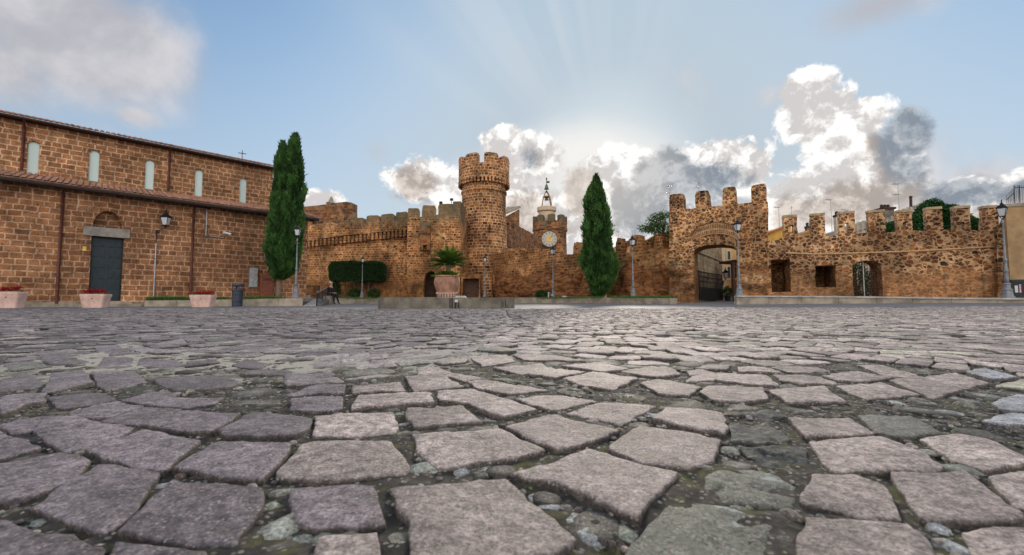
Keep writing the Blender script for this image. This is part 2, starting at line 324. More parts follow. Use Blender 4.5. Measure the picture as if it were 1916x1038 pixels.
M_gut = plain("eave_timber_and_shadow", (.035, .018, .012), .8)  # eave shadow put into the dark tone of boards and gutters
M_galv = plain("galvanised_conduit", (.42, .42, .42), .45, .6)
M_conc = plain("weathered_concrete", (.16, .138, .105), .9, var=.35, scale=2.5, bump=.5)
M_kerb = plain("kerb_stone", (.30, .25, .19), .9, var=.35, scale=2.0, bump=.5)
M_dial = plain("cream_enamel", (.44, .43, .38), .6, var=.12); M_cap = plain("sandstone_coping", (.36, .26, .15), .9, var=.3, scale=4, bump=.5); M_belf = plain("bronze_ironwork", (.30, .19, .10), .6, .2)
M_kerbtop = plain("kerb_capstone", (.40, .37, .34), .85, var=.25, scale=3.0, bump=.4)
M_lintel = plain("grey_lintel_stone", (.27, .235, .20), .9, var=.25, scale=3, bump=.4)
M_door = plain("dark_green_door_paint", (.008, .023, .030), .45, var=.3, scale=2)
M_wood = plain("weathered_brown_wood", (.09, .045, .028), .8, var=.4, scale=4, bump=.4)
M_terra = plain("pink_terracotta", (.60, .40, .33), .85, var=.2, scale=4, bump=.3)
M_pale = plain("pale_plaster", (.62, .54, .40), .9, var=.15, scale=2)
M_yel = plain("yellow_ochre_plaster", (.62, .36, .08), .9, var=.15, scale=1.5)
M_orange = plain("peach_plaster", (.66, .42, .20), .9, var=.15, scale=1.5)
M_redpl = plain("red_plaster", (.36, .11, .06), .9, var=.25, scale=1.5)
M_ochre = plain("ochre_pillar_plaster", (.34, .215, .105), .9, var=.25, scale=1.5, bump=.4)
M_white = plain("white_paint", (.56, .56, .54), .5, var=.08)
M_black = plain("black_plastic", (.02, .022, .025), .45, var=.2)
M_slate = plain("blue_grey_plastic", (.035, .045, .065), .5, var=.2)
M_cabred = plain("red_brown_cabinet_paint", (.24, .075, .04), .7, var=.2)
M_gold = plain("gilded_metal", (.65, .38, .08), .4, .4)
M_bronze = plain("green_bronze", (.10, .14, .06), .5, .5)
M_beige = plain("beige_belfry_stone", (.55, .42, .29), .85)
M_soil = plain("brown_soil", (.10, .07, .035), .95, var=.5, scale=3, bump=.8)
M_skin = plain("skin", (.48, .27, .19), .6); M_hair = plain("white_hair", (.70, .68, .64), .8); M_cloth = plain("black_cloth", (.012, .012, .015), .9)
M_shutter = plain("dark_shutter", (.02, .03, .035), .6)
def glassm(name, col, rough):
    m, n, b = newmat(name); ob = n.n('ShaderNodeTexCoord').outputs['Object']
    n.put(b.inputs['Base Color'], n.mix(n.noise(ob, 1.5, 3), tuple(x*.85 for x in col), col)); b.inputs['Roughness'].default_value = rough; return m
M_frost = glassm("frosted_window_glass", (.60, .74, .68), .3)
M_lampglass = glassm("milky_lamp_glass", (.62, .62, .62), .25)
# ------------------------------------------------------------------ object helpers
def tag(o, label=None, cat=None, group=None, kind=None):
    if label: o['label'] = label
    if cat: o['category'] = cat
    if group: o['group'] = group
    if kind: o['kind'] = kind
    return o
def thing(name, label, cat, loc=(0, 0, 0), group=None, rotz=0):
    o = bpy.data.objects.new(name, None); o.empty_display_size = .3; C.objects.link(o)
    o.location = loc; o.rotation_euler.z = rotz; return tag(o, label, cat, group)
def origin(p):
    v = Vector((0, 0, 0))
    while p is not None: v = v + Vector(p.location); p = p.parent
    return v
def linkmesh(name, me, mat, parent=None, smooth=False):
    o = bpy.data.objects.new(name, me); C.objects.link(o)
    if mat: me.materials.append(mat)
    if parent is not None:
        o.parent = parent; v = origin(parent)
        if v.length > 0: me.transform(Matrix.Translation(-v))
    if smooth: me.polygons.foreach_set('use_smooth', [True]*len(me.polygons))
    return o
class MB:
    def __init__(s): s.v = []; s.f = []; s.uv = []
    def add(s, vs, fs, uvs=None):
        o = len(s.v); s.v += [tuple(x) for x in vs]; s.f += [tuple(i+o for i in f) for f in fs]
        s.uv += (uvs if uvs else [None]*len(fs)); return s
    def box(s, c, size, rz=0, taper=1.0, tilt=None):
        hx, hy, hz = [x/2 for x in size]; vs = []
        M = Matrix.Rotation(rz, 3, 'Z')
        if tilt is not None: M = M @ tilt
        for z, k in ((-hz, 1), (hz, taper)):
            for x, y in ((-hx, -hy), (hx, -hy), (hx, hy), (-hx, hy)):
                vs.append(Vector(c)+M @ Vector((x*k, y*k, z)))
        return s.add(vs, [(0, 3, 2, 1), (4, 5, 6, 7), (0, 1, 5, 4), (1, 2, 6, 5), (2, 3, 7, 6), (3, 0, 4, 7)])
    def tube(s, pts, r, n=8, caps=True):
        pts = [Vector(p) for p in pts]; rs = r if hasattr(r, '__len__') else [r]*len(pts); vs = []; fs = []
        for i, p in enumerate(pts):
            d = (pts[min(i+1, len(pts)-1)]-pts[max(i-1, 0)]).normalized()
            a = d.cross(Vector((0, 0, 1))) if abs(d.z) < .95 else d.cross(Vector((1, 0, 0))); a.normalize(); b = d.cross(a)
            for k in range(n):
                t = 2*PI*k/n; vs.append(p+(a*math.cos(t)+b*math.sin(t))*rs[i])
        for i in range(len(pts)-1):
            for k in range(n):
                k2 = (k+1) % n; fs.append((i*n+k, i*n+k2, (i+1)*n+k2, (i+1)*n+k))
        if caps: fs.append(tuple(range(n))); fs.append(tuple(range((len(pts)-1)*n, len(pts)*n))[::-1])
        return s.add(vs, fs)
    def lathe(s, c, prof, n=24, cap=True, ang0=0):
        c = Vector(c); vs = []; fs = []; uvs = []; L = 0
        for i, (r, z) in enumerate(prof):
            for k in range(n):
                t = ang0+2*PI*k/n; vs.append(c+Vector((r*math.sin(t), -r*math.cos(t), z)))
        for i in range(len(prof)-1):
            rr = max(prof[i][0], prof[i+1][0]); l2 = L+math.hypot(prof[i+1][0]-prof[i][0], prof[i+1][1]-prof[i][1])
            for k in range(n):
                k2 = (k+1) % n; fs.append((i*n+k, i*n+k2, (i+1)*n+k2, (i+1)*n+k))
                u0, u1 = 2*PI*k/n*rr, 2*PI*(k+1)/n*rr; uvs.append([(u0, L), (u1, L), (u1, l2), (u0, l2)])
            L = l2
        if cap:
            for i in (0, len(prof)-1):
                if prof[i][0] > 1e-4: fs.append(tuple(i*n+k for k in range(n))[::(-1 if i == 0 else 1)]); uvs.append(None)
        return s.add(vs, fs, uvs)
    def build(s, name, mat, parent=None, smooth=False, boxuv=False):
        me = bpy.data.meshes.new(name); me.from_pydata(s.v, [], s.f)
        ul = me.uv_layers.new(name='UVMap')
        for p, u in zip(me.polygons, s.uv):
            if u:
                for li, c in zip(p.loop_indices, u): ul.data[li].uv = c
            else:
                nrm = p.normal; ax = max(range(3), key=lambda i: abs(nrm[i]))
                for li in p.loop_indices:
                    q = me.vertices[me.loops[li].vertex_index].co
                    ul.data[li].uv = (q.y, q.z) if ax == 0 else ((q.x, q.z) if ax == 1 else (q.x, q.y))
        me.update()
        return linkmesh(name, me, mat, parent, smooth)
def npmesh(name, V, quads, mat, parent=None, tint=None, smooth=False, n=4):
    """fast mesh: V (k,3), quads (m,n); tint (k,4) stored per point"""
    me = bpy.data.meshes.new(name); V = np.asarray(V, np.float32); Q = np.asarray(quads, np.int32)
    me.vertices.add(len(V)); me.vertices.foreach_set('co', V.ravel())
    me.loops.add(Q.size); me.loops.foreach_set('vertex_index', Q.ravel())
    me.polygons.add(len(Q)); me.polygons.foreach_set('loop_start', np.arange(0, Q.size, n, dtype=np.int32))
    if smooth: me.polygons.foreach_set('use_smooth', np.ones(len(Q), bool))
    if tint is not None:
        at = me.attributes.new('tint', 'FLOAT_COLOR', 'POINT'); at.data.foreach_set('color', np.asarray(tint, np.float32).ravel())
    me.update(calc_edges=True)
    return linkmesh(name, me, mat, parent)
# vectorised value noise
_tab = RS.rand(64, 64, 64).astype(np.float32)
def vn(p, scale=1.0, seed=0):
    p = np.asarray(p, float)*scale+seed*17.31; i = np.floor(p).astype(int); f = p-i; f = f*f*(3-2*f); i &= 63; j = (i+1) & 63
    r = 0
    for a in (0, 1):
        wx = f[..., 0] if a else 1-f[..., 0]; ix = j[..., 0] if a else i[..., 0]
        for b in (0, 1):
            wy = f[..., 1] if b else 1-f[..., 1]; iy = j[..., 1] if b else i[..., 1]
            for c in (0, 1):
                wz = f[..., 2] if c else 1-f[..., 2]; iz = j[..., 2] if c else i[..., 2]
                r = r+wx*wy*wz*_tab[ix, iy, iz]
    return r-.5
def fbm(p, scale=1.0, o=4, seed=0):
    r = 0; a = 1.0
    for k in range(o): r = r+a*vn(p, scale*2**k, seed+k); a *= .5
    return r
def f3(x, y, z=0.0, scale=1.0, o=3, seed=0): return float(fbm(np.array([[x, y, z]]), scale, o, seed)[0])
def ss(a, b, x):
    t = np.clip((np.asarray(x, float)-a)/(b-a), 0, 1); return t*t*(3-2*t)
def zg(x, y):
    """gentle rise of the square towards its far side"""
    return .010*np.maximum(0, x)*ss(8, 20, y)+.16*ss(20, 36, y)

class Wall:
    """vertical masonry plane through ground points A (left) and B (right), seen from the front"""
    def __init__(s, A, B):
        s.A = Vector((A[0], A[1], 0)); s.B = Vector((B[0], B[1], 0)); s.L = (s.B-s.A).length
        s.d = (s.B-s.A).normalized(); s.n = Vector((-s.d.y, s.d.x, 0))          # n points away from the viewer
    def pt(s, a, z, d=0.0): return s.A+s.d*a+s.n*d+Vector((0, 0, z))
    def hit(s, px, py, d=0.0):
        r = Vector(ray(px, py)); o = Vector((0, 0, CAMH)); q = s.A+s.n*d
        t = (q-o).dot(s.n)/r.dot(s.n); p = o+r*t; return (p-s.A).dot(s.d), p.z
    def s_(s, px, py=540, d=0.0): return s.hit(px, py, d)[0]
    def z_(s, px, py, d=0.0): return s.hit(px, py, d)[1]
def rzof(w): return math.atan2(w.d.y, w.d.x)
def densify(poly, step, jit=0.0, seed=0, fixed=()):
    out = []; n = len(poly)
    for i in range(n):
        a, b = Vector(poly[i]), Vector(poly[(i+1) % n]); L = (b-a).length; k = max(1, int(L/step))
        for j in range(k):
            p = a.lerp(b, j/k)
            if jit: p = p+Vector((f3(p.x, p.y, seed, 2.2, 3, 1), f3(p.x, p.y, seed, 2.2, 3, 9)))*jit*2
            out.append(p)
    return out
def inpoly(x, y, poly):
    c = False; j = len(poly)-1
    for i in range(len(poly)):
        xi, yi = poly[i][0], poly[i][1]; xj, yj = poly[j][0], poly[j][1]
        if (yi > y) != (yj > y) and x < (xj-xi)*(y-yi)/(yj-yi)+xi: c = not c
        j = i
    return c
def slab(w, outline, holes, T, name, mat, parent=None, step=.6, jit=.03, rough=.05, d0=0.0, bulge=None, seed=0, holejit=None):
    """wall slab of thickness T with holes; outline and holes in (s,z) metres; surfaces gently uneven"""
    polys = [densify(outline, step, jit, seed)]+[densify(h, min(step, .3), jit if holejit is None else holejit, seed+3+i) for i, h in enumerate(holes)]
    vs = []; es = []
    for p in polys:
        o = len(vs); vs += [Vector((q.x, q.y)) for q in p]; es += [(o+i, o+(i+1) % len(p)) for i in range(len(p))]
    nb = len(vs)
    xs = [v.x for v in vs]; ys = [v.y for v in vs]
    x = min(xs)+step*.5
    while x < max(xs):
        y = min(ys)+step*.5
        while y < max(ys):
            qx, qy = x+random.uniform(-.2, .2)*step, y+random.uniform(-.2, .2)*step
            if inpoly(qx, qy, polys[0]) and not any(inpoly(qx, qy, h) for h in polys[1:]): vs.append(Vector((qx, qy)))
            y += step
        x += step
    rv, re, rf, ov, oe, of = geometry.delaunay_2d_cdt(vs, es, [], 0, 1e-5)
    tris = []
    for f in rf:
        cx = sum(rv[i].x for i in f)/len(f); cy = sum(rv[i].y for i in f)/len(f)
        if inpoly(cx, cy, polys[0]) and not any(inpoly(cx, cy, h) for h in polys[1:]): tris.append(tuple(f))
    n = len(rv); V = []
    for side in (0, 1):
        for q in rv:
            d = d0+(T if side else 0)
            if not side:
                d += f3(q.x, q.y, seed, .9, 3, 2)*rough*2
                if bulge: d += bulge(q.x, q.y)
            V.append(w.pt(q.x, q.y, d))
    mb = MB(); F_ = []; U = []
    cnt = {}
    for t in tris:
        a, b, c = [rv[i] for i in t]
        if (b-a).cross(c-a) < 0: t = t[::-1]
        F_.append(t); U.append([(rv[i].x, rv[i].y) for i in t])
        F_.append(tuple(i+n for i in t[::-1])); U.append([(rv[i].x+.3, rv[i].y) for i in t[::-1]])
        for i in range(3):
            e = (t[i], t[(i+1) % 3]); cnt[e] = cnt.get(e, 0)+1
    for (i, j) in list(cnt):
        if (j, i) not in cnt:
            F_.append((j, i, i+n, j+n)); a, b = rv[i], rv[j]
            if abs(a.x-b.x) > abs(a.y-b.y): U.append([(b.x, b.y), (a.x, a.y), (a.x, a.y+T), (b.x, b.y+T)])
            else: U.append([(b.x, b.y), (a.x, a.y), (a.x+T, a.y), (b.x+T, b.y)])
    mb.add(V, F_, U)
    return mb.build(name, mat, parent)
def rblock(w, s0, s1, z0, z1, T, name, mat, parent, d0=0.0, seed=0, rnd=.05, step=.22, hole=None, amp=.035):
    """one merlon: a weathered block with softened corners"""
    nx, nz, ny = [max(2, int(round(q/step))) for q in (s1-s0, z1-z0, T)]
    bm = bmesh.new(); idx = {}
    def vert(i, j, k):
        key = (i, j, k)
        if key not in idx:
            a, b, c = s0+(s1-s0)*i/nx, z0+(z1-z0)*j/nz, T*k/ny
            # round upper corners
            ex = min(i, nx-i)/nx*(s1-s0); ez = (nz-j)/nz*(z1-z0); ey = min(k, ny-k)/ny*T
            if ex < rnd*2 and ez < rnd*2: a += (1 if i < nx/2 else -1)*rnd*(1-ex/(rnd*2)); b -= rnd*(1-ez/(rnd*2))*.6
            q = np.array([[a, b, c+seed]])
            o = [float(fbm(q, 1.6, 3, 20+m)[0])*amp*2 for m in range(3)]
            idx[key] = bm.verts.new(w.pt(a+o[0], b+(o[1] if j else 0), d0+c+o[2]))
        return idx[key]
    uvl = bm.loops.layers.uv.new('UVMap')
    def face(keys, uvf):
        f = bm.faces.new([vert(*k) for k in keys])
        for l, k in zip(f.loops, keys): l[uvl].uv = uvf(s0+(s1-s0)*k[0]/nx, z0+(z1-z0)*k[1]/nz, T*k[2]/ny)
    for i in range(nx):
        for j in range(nz):
            face([(i, j, 0), (i+1, j, 0), (i+1, j+1, 0), (i, j+1, 0)], lambda a, b, c: (a, b))
            face([(i+1, j, ny), (i, j, ny), (i, j+1, ny), (i+1, j+1, ny)], lambda a, b, c: (a+5, b))
    for k in range(ny):
        for j in range(nz):
            face([(0, j, k+1), (0, j, k), (0, j+1, k), (0, j+1, k+1)], lambda a, b, c: (a+c, b))
            face([(nx, j, k), (nx, j, k+1), (nx, j+1, k+1), (nx, j+1, k)], lambda a, b, c: (a+c, b))
        for i in range(nx):
            face([(i, nz, k), (i+1, nz, k), (i+1, nz, k+1), (i, nz, k+1)], lambda a, b, c: (a, b+c))
            face([(i, 0, k+1), (i+1, 0, k+1), (i+1, 0, k), (i, 0, k)], lambda a, b, c: (a, b+c))
    me = bpy.data.meshes.new(name); bm.to_mesh(me); bm.free()
    return linkmesh(name, me, mat, parent)
def holed_merlon(w, s0, s1, z0, z1, T, name, mat, parent, hole, seed=0, d0=0.0):
    return slab(w, [(s0, z0), (s1, z0), (s1, z1), (s0, z1)], [hole], T, name, mat, parent, step=.3, jit=.03, rough=.03, seed=seed, d0=d0)
def wbox(mb, w, s0, s1, z0, z1, d0, d1):
    vs = [w.pt(a, z, d) for z in (z0, z1) for a, d in ((s0, d0), (s1, d0), (s1, d1), (s0, d1))]
    return mb.add(vs, [(0, 3, 2, 1), (4, 5, 6, 7), (0, 1, 5, 4), (1, 2, 6, 5), (2, 3, 7, 6), (3, 0, 4, 7)])
def arc(s0, s1, z0, z1, n=10):
    """arched opening outline from s0..s1, springing z0, crown z1 (goes from right springing to left)"""
    c = (s0+s1)/2; r = (s1-s0)/2
    return [(c+r*math.cos(PI*i/n), z0+(z1-z0)*math.sin(PI*i/n)) for i in range(n+1)]
def copy_tree(o, parent=None):
    c = o.copy(); C.objects.link(c)
    if parent is not None: c.parent = parent
    for ch in list(o.children): copy_tree(ch, c)
    return c

# ------------------------------------------------------------------ leaves
def leaves(name, pts, dirs, L, Wd, mat, parent=None, tint=None, droop=0.0, kind=None):
    """many small leaf faces: kite quads from base points along directions"""
    pts = np.asarray(pts, float); n = len(pts); dirs = dirs/np.maximum(1e-6, np.linalg.norm(dirs, axis=1, keepdims=True))
    rnd = RS.normal(size=(n, 3)); side = np.cross(dirs, rnd); side /= np.maximum(1e-6, np.linalg.norm(side, axis=1, keepdims=True))
    L = np.broadcast_to(L, (n,))[:, None]; Wd = np.broadcast_to(Wd, (n,))[:, None]
    V = np.empty((n, 4, 3)); V[:, 0] = pts; V[:, 1] = pts+dirs*L*.45+side*Wd*.5; V[:, 2] = pts+dirs*L; V[:, 2, 2] -= droop*L[:, 0]; V[:, 3] = pts+dirs*L*.45-side*Wd*.5
    Q = np.arange(n*4).reshape(n, 4)
    if tint is None: tint = RS.rand(n)
    T = np.repeat(np.stack([tint, tint, tint, np.ones(n)], 1), 4, axis=0)
    o = npmesh(name, V.reshape(-1, 3), Q, mat, parent, T)
    if kind: o['kind'] = kind
    return o
def grass(name, label, regions, dens, h=(.06, .16), mat=None):
    """regions: list of (x0,y0,x1,y1,halfwidth,z)"""
    P_, D_ = [], []
    for (x0, y0, x1, y1, hw, z) in regions:
        L = math.hypot(x1-x0, y1-y0); n = int(L*hw*2*dens); t = RS.rand(n); o = RS.uniform(-hw, hw, n)
        nx, ny = -(y1-y0)/L, (x1-x0)/L
        x = x0+(x1-x0)*t+nx*o; y = y0+(y1-y0)*t+ny*o
        keep = fbm(np.stack([x, y, x*0], 1), .9, 3, 4) > -.12
        x, y = x[keep], y[keep]; P_.append(np.stack([x, y, np.full(len(x), z)], 1))
        D_.append(np.stack([RS.normal(0, .5, len(x)), RS.normal(0, .5, len(x)), np.ones(len(x))], 1))
    p = np.concatenate(P_); d = np.concatenate(D_)
    o = leaves(name, p, d, RS.uniform(h[0], h[1], len(p)), .03, mat or M_grass)
    return tag(o, label, 'grass', kind='stuff')
# ------------------------------------------------------------------ the square: soil bed, cobbles, gravel
TA = """0,130 100,105 245,108 225,165 110,180 0,190|265,95 430,92 480,150 360,180 235,205 225,185 255,130|465,95 690,90 760,150 560,185 500,165
0,215 150,195 235,200 240,240 120,275 0,325|240,225 430,200 560,205 600,240 450,270 340,280 290,275|790,130 960,110 1110,110 1250,150 1180,175 900,190 800,150
610,235 760,190 940,197 860,250 770,265 640,242|345,305 600,250 750,275 560,325 450,330 365,318|170,410 200,350 320,322 500,350 690,378 640,415 440,488 330,495 230,450
-20,375 120,335 310,318 165,405 60,412|510,345 750,278 940,288 870,320 740,362 620,365|780,262 900,225 1160,228 1100,265 950,285 850,270
740,365 940,295 1240,303 1190,350 1090,408 980,408 820,390|450,495 740,402 1040,450 850,598 690,588 510,540|-20,400 60,428 150,442 215,485 -20,545
-40,575 320,505 480,550 380,650 180,735 -40,765|1250,322 1320,300 1610,320 1590,390 1500,435 1150,430 1120,400|885,590 1120,452 1500,462 1495,495 1400,600 1350,648 1130,640 1000,605
140,790 400,640 500,572 830,602 765,720 640,865 530,925 400,885 230,825|600,905 740,765 900,655 1370,705 1345,800 1230,985 1000,988 750,945|-40,835 80,885 400,935 550,1010 500,1090 -40,1090
590,975 760,980 960,1005 1080,1030 1100,1090 520,1090|480,75 540,22 680,22 680,70|700,62 720,27 920,32 940,66 830,75|955,72 960,34 1110,34 1130,52 1040,66|1190,62 1260,32 1400,52 1330,80 1240,76"""
TB = """-25,318 370,298 392,398 200,422 -25,420|0,440 380,442 468,570 430,618 200,638 0,652 -235,640 -225,590 -90,455|-140,690 290,672 335,875 100,898 -30,903 -160,855 -170,760
365,695 940,645 1090,790 1305,968 1150,1060 490,1090 435,830|480,412 920,398 1145,500 900,550 625,588 510,510|445,292 725,272 825,348 490,378 450,340
595,192 780,182 930,232 1105,293 935,332 755,258 615,240|955,380 1200,320 1535,400 1380,458 1220,498 1100,460|1005,230 1170,202 1415,240 1220,288 1100,265|1265,300 1430,248 1715,268 1540,358 1430,330
985,620 1370,500 1600,560 1840,630 1690,760 1620,850 1420,765 1250,685|760,147 850,142 1170,188 965,212 800,180|165,168 405,152 435,195 165,205|190,212 560,202 575,260 165,283
-150,225 120,217 120,280 0,298 -160,288|-185,215 -20,162 125,162 125,203|435,122 620,112 735,168 485,193|495,77 600,72 685,100 505,108|620,107 700,102 840,130 740,138|885,77 1130,57 1215,85 1035,108
760,17 950,7 1005,45 830,68|1060,108 1110,92 1240,78 1360,96 1210,128|1255,130 1400,97 1630,130 1500,183 1325,160|990,12 1170,7 1360,45 1150,38 1055,38|1235,65 1430,47 1580,85 1440,98
1545,90 1700,67 1800,75 1840,108 1730,125|1880,92 1960,80 2060,110 1900,112|1875,140 1940,92 2140,112 2140,138|470,1050 560,1002 705,1000 730,1090 470,1090|0,955 280,935 325,1090 0,1090|1145,205 1240,185"""
TC = """55,335 130,280 400,292 435,378 395,398 250,383|0,362 390,432 355,528 230,578 0,540 -145,478 -150,462 -30,380|325,600 420,562 640,572 765,640 765,738 560,748 400,718 318,680
10,880 150,762 300,742 500,792 715,832 745,880 690,1080 -60,1080 -90,1000|825,690 865,602 1050,602 1215,652 1295,815 1130,818 900,758 808,740|1255,602 1620,602 1720,682 1895,800 1915,828 1420,828 1335,740
845,442 1210,422 1400,502 1505,570 1480,588 965,588 905,510|745,332 1040,322 1165,405 1050,418 825,423|1395,422 1600,407 1750,432 1930,520 1895,553 1700,578 1565,530|1095,312 1350,312 1505,398 1290,413 1185,400
825,822 1345,862 1435,950 1510,1080 770,1080|1735,620 1920,592 2060,640 2060,810 1865,758|1625,890 1750,862 1990,880 2020,1090 1710,1090|1760,262 1880,222 2000,225 2000,312 1800,296|1695,362 1850,312 2000,330 2000,382 1800,376
455,342 640,342 745,425 640,448 440,430|495,282 700,282 745,320 580,328|495,472 815,462 845,540 625,558|300,197 330,162 600,172 630,233 500,243 365,235|635,182 910,167 1025,243 735,248|985,167 1200,147 1385,205 1130,228 1055,200
1245,137 1390,122 1605,185 1455,228 1405,205|1405,122 1570,102 1725,150 1620,178|1625,102 1720,87 1875,125 1755,138|0,152 90,132 295,165 240,213 100,208|375,137 400,97 630,102 685,160 560,158|665,107 870,102 985,150 800,153 705,140
910,107 1080,92 1255,125 1150,138 985,135|1085,62 1200,62 1385,105 1330,118 1225,110|265,77 330,57 445,62 425,85|485,72 650,72 695,93 485,93|655,72 880,67 955,90 745,98"""
TB = TB.replace("|1145,205 1240,185", "")
def parse(txt, off, s):
    out = []
    for part in txt.replace('\n', '|').split('|'):
        part = part.strip()
        if not part: continue
        out.append([(off+float(a)/s, 660+float(b)/s) for a, b in (q.split(',') for q in part.split())])
    return out
TR = [(p, 'A') for p in parse(TA, 0, 2.745)]+[(p, 'B') for p in parse(TB, 600, 2.745)]+[(p, 'C') for p in parse(TC, 1200, 2.676)]
traced = []
for poly, reg in TR:
    g = [G(px, py) for px, py in poly]; cx = sum(p[0] for p in poly)/len(poly); cy = sum(p[1] for p in poly)/len(poly)
    traced.append((np.array(g), cx, cy))
tbb = [(t[0].min(0), t[0].max(0)) for t in traced]
def in_np(pts, poly):
    x, y = pts[:, 0], pts[:, 1]; c = np.zeros(len(x), bool); j = len(poly)-1
    for i in range(len(poly)):
        xi, yi = poly[i]; xj, yj = poly[j]
        if yi != yj: c ^= ((yi > y) != (yj > y)) & (x < (xj-xi)*(y-yi)/(yj-yi)+xi)
        j = i
    return c
# segmental arches of setts
quads = []; Wc, Rr, pit = 1.70, 1.08, .112
thm = math.asin(Wc/2/Rr)*1.005
for col in range(-12, 13):
    xc = .70+col*Wc; ph = f3(col, 3.3)*.2
    k = -6
    while True:
        yk = .93+k*pit+ph-(1.0 if k < -60 else 0); k += 1
        if yk > 13.5: break
        if abs(xc) > 1.3*(yk+.6)+4.6: continue
        if yk < .0 and abs(xc) < .5: continue
        nst = random.choice((13, 14, 15)); o = random.random()
        cuts = [-thm]+[-thm+(i+o*.8+random.uniform(-.12, .12))*2*thm/nst for i in range(1, nst)]+[thm]
        for a, b in zip(cuts[:-1], cuts[1:]):
            if b-a < .03: continue
            q = []
            for th, up in ((a, 0), (b, 0), (b, 1), (a, 1)):
                x = xc+Rr*math.sin(th); y = yk+Rr-Rr*math.cos(th)
                if up:
                    if abs(th) > thm-1e-6: y += pit
                    else: x -= pit*math.cos(th)*math.sin(th); y += pit*math.cos(th)**2
                q.append((x, y))
            quads.append(q)
Q = np.array(quads)                                   # n,4,2
p3 = np.concatenate([Q, np.zeros(Q.shape[:2]+(1,))], 2)
Q = Q+np.stack([fbm(p3, .9, 3, 31), fbm(p3, .9, 3, 47)], 2)*.05+np.stack([fbm(p3, .22, 2, 91), fbm(p3, .22, 2, 95)], 2)*.75*ss(1.6, 4.5, Q[:, :, 1:2])+RS.normal(0, .0036, Q.shape)
cen = Q.mean(1)
keep = (np.abs(cen[:, 0]) < 1.28*(cen[:, 1]+.3)+3.2) & (cen[:, 1] > -.1)
Q, cen = Q[keep], cen[keep]
near = np.where(cen[:, 1] < 3.2)[0]; drop = np.zeros(len(Q), bool)
mids = (Q+np.roll(Q, -1, 1))/2
samp = np.concatenate([Q*.94+cen[:, None]*.06, mids*.94+cen[:, None]*.06, cen[:, None]], 1)
for (g, _, _), (lo, hi) in zip(traced, tbb):
    cand = near[(cen[near, 0] > lo[0]-.1) & (cen[near, 0] < hi[0]+.1) & (cen[near, 1] > lo[1]-.1) & (cen[near, 1] < hi[1]+.1)]
    for i in cand:
        if in_np(samp[i], g).any() or in_np(g, Q[i]).any(): drop[i] = True
Q, cen = Q[~drop], cen[~drop]
gone = (RS.rand(len(Q)) < .012) & (cen[:, 1] > 1.0); Q, cen = Q[~gone], cen[~gone]

SV, SQ, ST = [], [], []; nvert = 0
def stones(outl, N, rings, tint, jag, hoff, tilt, thick, fine):
    """outl (n,K,2) closed outlines -> pillow-topped stones, n at once"""
    global nvert
    n, K = outl.shape[:2]; c = outl.mean(1, keepdims=True)
    # resample evenly along the outline, then soften the corners
    nxt = np.roll(outl, -1, 1); seg = np.linalg.norm(nxt-outl, axis=2); cum = np.concatenate([np.zeros((n, 1)), np.cumsum(seg, 1)], 1)
    tt = np.linspace(0, 1, N, endpoint=False)[None]*cum[:, -1:]
    idx = np.clip((tt[:, :, None] >= cum[:, None, 1:]).sum(2), 0, K-1)
    ar = np.arange(n)[:, None]; a = outl[ar, idx]; b = nxt[ar, idx]; s0 = cum[ar, idx]; fr = ((tt-s0)/np.maximum(1e-6, seg[ar, idx]))[..., None]
    o = a+(b-a)*fr
    o = o if N > 40 else (np.roll(o, 1, 1)+2*o+np.roll(o, -1, 1))/4
    p = np.concatenate([o, np.zeros(o.shape[:2]+(1,))], 2)
    o = o+np.stack([fbm(p, 26, 3, 5), fbm(p, 26, 3, 6)], 2)*jag
    V = np.empty((n, len(rings)*N+1, 3)); size = np.sqrt(np.maximum(1e-6, cum[:, -1]/4))
    for r, (f, z) in enumerate(rings):
        w = o*f+c*(1-f)
        V[:, r*N:(r+1)*N, :2] = w; V[:, r*N:(r+1)*N, 2] = z
    V[:, -1, :2] = c[:, 0]; V[:, -1, 2] = rings[-1][1]
    soil_shade = np.ones((n, len(rings)*N+1))  # stone sides mixed towards soil colour, with joint shade painted in
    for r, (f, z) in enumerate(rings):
        if z < -.004: soil_shade[:, r*N:(r+1)*N] = .16
        elif z < -.0012: soil_shade[:, r*N:(r+1)*N] = .42
    d = V[:, :, :2]-c
    z = V[:, :, 2]+hoff[:, None]+(d*tilt[:, None]).sum(2)
    pp = V.copy(); pp[:, :, 2] = 0
    z = z+fbm(pp, 22, 3, 8)*fine*(V[:, :, 2] > -.012)+fbm(pp, 75, 2, 12)*fine*.45*(V[:, :, 2] > -.012)
    z = z+zg(V[:, :, 0], V[:, :, 1])
    V[:, :, 2] = np.where(V[:, :, 2] < -.025, -.05+zg(V[:, :, 0], V[:, :, 1]), z)
    Rn = len(rings); k = np.arange(N); k2 = (k+1) % N; fs = []
    for r in range(Rn-1): fs.append(np.stack([r*N+k, r*N+k2, (r+1)*N+k2, (r+1)*N+k], 1))
    fs = np.concatenate(fs); cap = np.stack([(Rn-1)*N+k[::2], (Rn-1)*N+(k[::2]+1) % N, (Rn-1)*N+(k[::2]+2) % N, np.full(N//2, Rn*N)], 1)
    fs = np.concatenate([fs, cap]); per = Rn*N+1
    SQ.append((fs[None]+(np.arange(n)*per)[:, None, None]).reshape(-1, 4)+nvert); SV.append(V.reshape(-1, 3)); tt_ = np.repeat(tint, per, axis=0); kk_ = soil_shade.reshape(-1, 1); tt_[:, :3] = tt_[:, :3]*kk_+np.array([.040, .033, .026])*(1-kk_); ST.append(tt_); nvert += n*per
